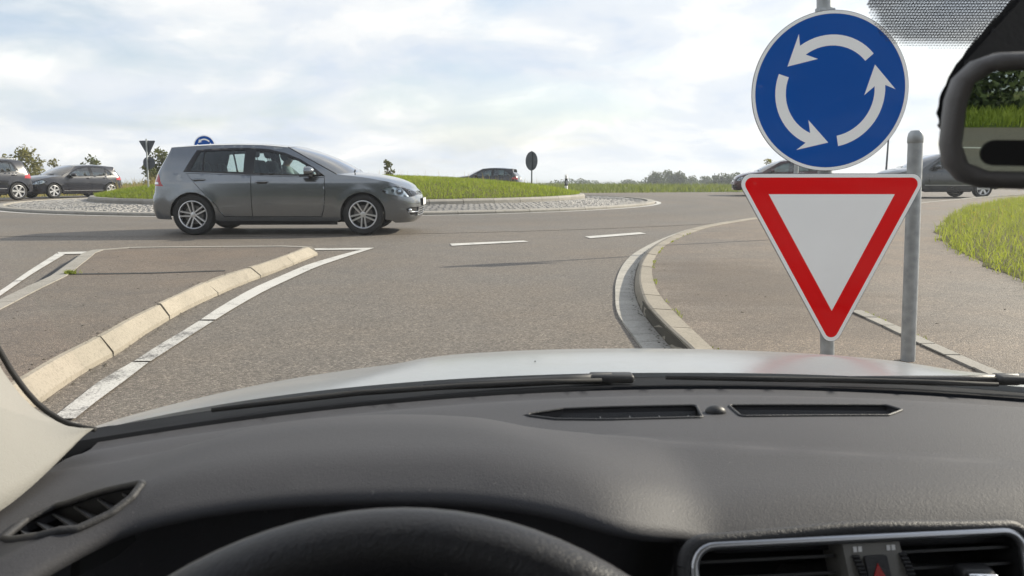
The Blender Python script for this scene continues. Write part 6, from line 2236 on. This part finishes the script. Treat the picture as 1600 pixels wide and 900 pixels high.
def dot_band():
    # sun filter of printed dots in front of the mirror foot
    out_v, out_f = [], []
    e, n = .00118, 0
    shape = [(1350, -30), (1358, 20), (1370, 48), (1386, 62), (1410, 70), (1540, 75), (1640, -30)]
    for i in range(-60, 90):
        for j in range(0, 70):
            q = i * .00205 / .64; t = .60 + j * .00205 / .80
            p = ws_point(q, t)
            f_ = p[1] * CP - p[2] * SP
            u, v = 800 + F * p[0] / f_, 450 - F * (p[2] * CP + p[1] * SP) / f_
            if not in_poly([(u, v)], shape)[0]: continue
            k = len(out_v)
            tx = np.array((1., 0, 0)); ty = (ws_point(q, t + .01) - p); ty /= np.linalg.norm(ty)
            p = p - np.array((0, .0014, .0018))
            edge = float(seg_dist(np.array([(u, v)]), np.array(shape[1:5], float), np.array(shape[2:6], float))[0])
            s = e * min(1.0, .45 + edge / 28)
            for c in range(6):
                an = math.pi / 3 * c
                out_v.append(p + (tx * math.cos(an) + ty * 1.15 * math.sin(an)) * s)
            out_f.append([k + c for c in range(6)])
    V = rel(np.array(out_v))
    tag(link('dot_band', mesh_np('dot_band', V, np.array(out_f), M['frit']), glass), kind='stuff')
dot_band()

def pillar(name, mir):
    inner = [GT(u, v, t) for u, v, t in ((138, 674, .795), (108, 669, .797), (80, 657, .798), (55, 640, .797), (28, 612, .794), (0, 572, .787), (-40, 505, .765), (-110, 390, .73), (-260, 150, .64), (-420, -120, .53))]
    near = [GT(u, v, t) for u, v, t in ((134, 678, .785), (100, 712, .742), (66, 745, .70), (38, 770, .672), (10, 792, .648), (-40, 822, .615), (-110, 800, .56), (-230, 700, .49), (-420, 420, .42), (-620, 100, .36))]
    inner = smooth_path(np.array(inner), 40); near = smooth_path(np.array(near), 40)
    V = []
    for a, b in zip(inner, near):
        m = (a + b) / 2 + np.array((.010, -.004, .006))
        a2 = a + np.array((-.030, .03, .0)); b2 = b + np.array((-.05, .0, -.02))
        V += [a2, a, a * .7 + m * .3 + np.array((.003, -.002, .003)), m, b * .75 + m * .25 + np.array((.002, -.002, .001)), b, b2]
    V = np.array(V); 
    if mir: V[:, 0] = 2 * XC - V[:, 0]
    k = 7
    Fq = np.array([(i * k + j, (i + 1) * k + j, (i + 1) * k + j + 1, i * k + j + 1) for i in range(39) for j in range(k)if j < k - 1] + [(i * k + k - 1, (i + 1) * k + k - 1, (i + 1) * k, i * k) for i in range(39)])
    p = own('windscreen_pillar', mesh_np('windscreen_pillar', V, Fq if mir else Fq[:, ::-1], M['pillar_trim'], True))
    E = inner + np.array((.004, .006, .0))
    if mir: E = E.copy(); E[:, 0] = 2 * XC - E[:, 0]
    bm = bmesh.new(); bm_tube(bm, [tuple(e) for e in E], .003, 8)
    link('rubber_seal', bm_mesh('rubber_seal', bm, M['rubber'], True), p)
pillar('left', False); pillar('right', True)

def cabin():
    # roof lining, door linings, floor, seats: they shade the inside as the real ones do
    simple_box('roof_lining', (XC - .62, -1.75, .300), (XC + .62, .215, .345), M['headliner'], .02)
    for s in (-1, 1):
        x = XC + s * .755
        simple_box('door_lining', (x - .03, -1.4, -.80), (x + .03, .70, -.30), M['dash_lip'], .01)
        simple_box('door_post', (x - .06 - s * .03, -.55, -.32), (x + .04 - s * .03, -.42, .31), M['pillar_trim'], .02)
    simple_box('floor', (XC - .74, -1.7, -.83), (XC + .74, .72, -.79), M['interior_dark'], .0)
    simple_box('bulkhead', (XC - .74, .72, -.80), (XC + .74, .76, -.36), M['interior_dark'], .0)
    for x in (XC - .36, XC + .36):
        bm = bmesh.new()
        bm_box(bm, (x, -.35, H - .55), (.50, .50, .14), .05); bm_box(bm, (x, -.68, H - .42), (.48, .14, .50), .05, Matrix.Rotation(R(14), 4, 'X'))
        own('seat', bm_mesh('seat', bm, M['seat_fabric'], True, 40))
cabin()

# ---- inside mirror ------------------------------------------------------------------
def inside_mirror():
    left = GT(1474, 190, .362)
    n = np.array((-.372, -.926, -.055)); n /= np.linalg.norm(n)
    xd = np.cross(n, (0, 0, 1)) * -1; xd = np.array((-n[1], n[0], 0)); xd /= np.linalg.norm(xd)
    if xd[0] < 0: xd = -xd
    yd = np.cross(n, xd); 
    if yd[2] < 0: yd = -yd
    roll = R(-1.5)
    xd, yd = xd * math.cos(roll) + yd * math.sin(roll), yd * math.cos(roll) - xd * math.sin(roll)
    w, h = .250, .0640
    c = left + xd * w / 2
    def Q(a, b, o): return c + xd * a + yd * b + n * o
    def loop(w_, h_, r): return dense(round_poly([(-w_ / 2, -h_ / 2), (w_ / 2, -h_ / 2), (w_ / 2, h_ / 2), (-w_ / 2, h_ / 2)], r, 10), .03)
    rings = []
    for ins, o in ((.020, -.034), (.008, -.028), (.002, -.016), (.0, -.008), (.0, -.0075), (.0004, .000), (.002, .0035), (.0045, .0048), (.0065, .0046), (.0085, .0030), (.0093, .0005)):
        rings.append([Q(p[0], p[1], o) for p in loop(w - 2 * ins, h - 2 * ins, max(.021 - ins, .007))])
    m = min(len(r) for r in rings)
    rings = [resample(np.array(r), m + 1, closed=True)[:-1] for r in rings]
    bm = bmesh.new(); VV = [[bm.verts.new(tuple(p)) for p in r] for r in rings]
    for a, b in zip(VV[:-1], VV[1:]):
        for k in range(m): bm.faces.new((a[k], a[(k + 1) % m], b[(k + 1) % m], b[k]))
    bm.faces.new(VV[0][::-1])
    mr = own('inside_mirror', bm_mesh('inside_mirror', bm, M['mirror_shell'], True, 60))
    bm = bmesh.new()
    bm.faces.new([bm.verts.new(tuple(Q(p[0], p[1], .0018))) for p in loop(w - .0178, h - .0178, .0125)])
    g = link('mirror_glass', bm_mesh('mirror_glass', bm, M['mirror_glass']), mr)
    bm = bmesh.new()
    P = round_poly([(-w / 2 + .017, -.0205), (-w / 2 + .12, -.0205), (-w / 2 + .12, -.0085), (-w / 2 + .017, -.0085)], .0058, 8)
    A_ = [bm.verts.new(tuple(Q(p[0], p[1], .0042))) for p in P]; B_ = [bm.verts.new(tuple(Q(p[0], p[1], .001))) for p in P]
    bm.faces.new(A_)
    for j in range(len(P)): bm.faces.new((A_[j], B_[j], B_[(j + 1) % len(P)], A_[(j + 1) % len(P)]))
    link('reflection_pill', bm_mesh('reflection_pill', bm, M['interior_dark']), mr)  # black pill added on the glass in place of a dark reflection
    # housing between mirror and windscreen
    bm = bmesh.new()
    prof = [(1461, 188), (1463, 165), (1474, 132), (1500, 88), (1545, 38), (1588, -10), (1640, -60), (1800, -60), (1800, 160), (1640, 170), (1500, 205), (1468, 205)]
    A_ = [bm.verts.new(tuple(GT(u, v, .395))) for u, v in prof]; B_ = [bm.verts.new(tuple(GT(u + (6 if u < 1600 else 0), v + 6, .455))) for u, v in prof]
    bm.faces.new(A_); bm.faces.new(B_[::-1]); n_ = len(prof)
    for j in range(n_): bm.faces.new((A_[j], B_[j], B_[(j + 1) % n_], A_[(j + 1) % n_]))
    bmesh.ops.recalc_face_normals(bm, faces=bm.faces[:])
    bmesh.ops.bevel(bm, geom=[e for e in bm.edges], offset=.004, segments=2, affect='EDGES')
    own('mirror_mount', bm_mesh('mirror_mount', bm, M['black_plastic'], True, 40))
inside_mirror()
# ------------------------------------------------------------------ air
def haze():
    bm = bmesh.new()
    bm_box(bm, (0, 10, -2.0), (9400, 9400, 34), 0)
    t = NT('haze_air')
    v = t.new('ShaderNodeVolumePrincipled')
    v.inputs['Color'].default_value = (.86, .92, 1.0, 1)
    v.inputs['Density'].default_value = .0008
    v.inputs['Anisotropy'].default_value = .2
    t.link(v.outputs[0], t.out.inputs['Volume'])
    o = link('haze', bm_mesh('haze', bm, t.m))
    tag(o, kind='stuff')
haze()
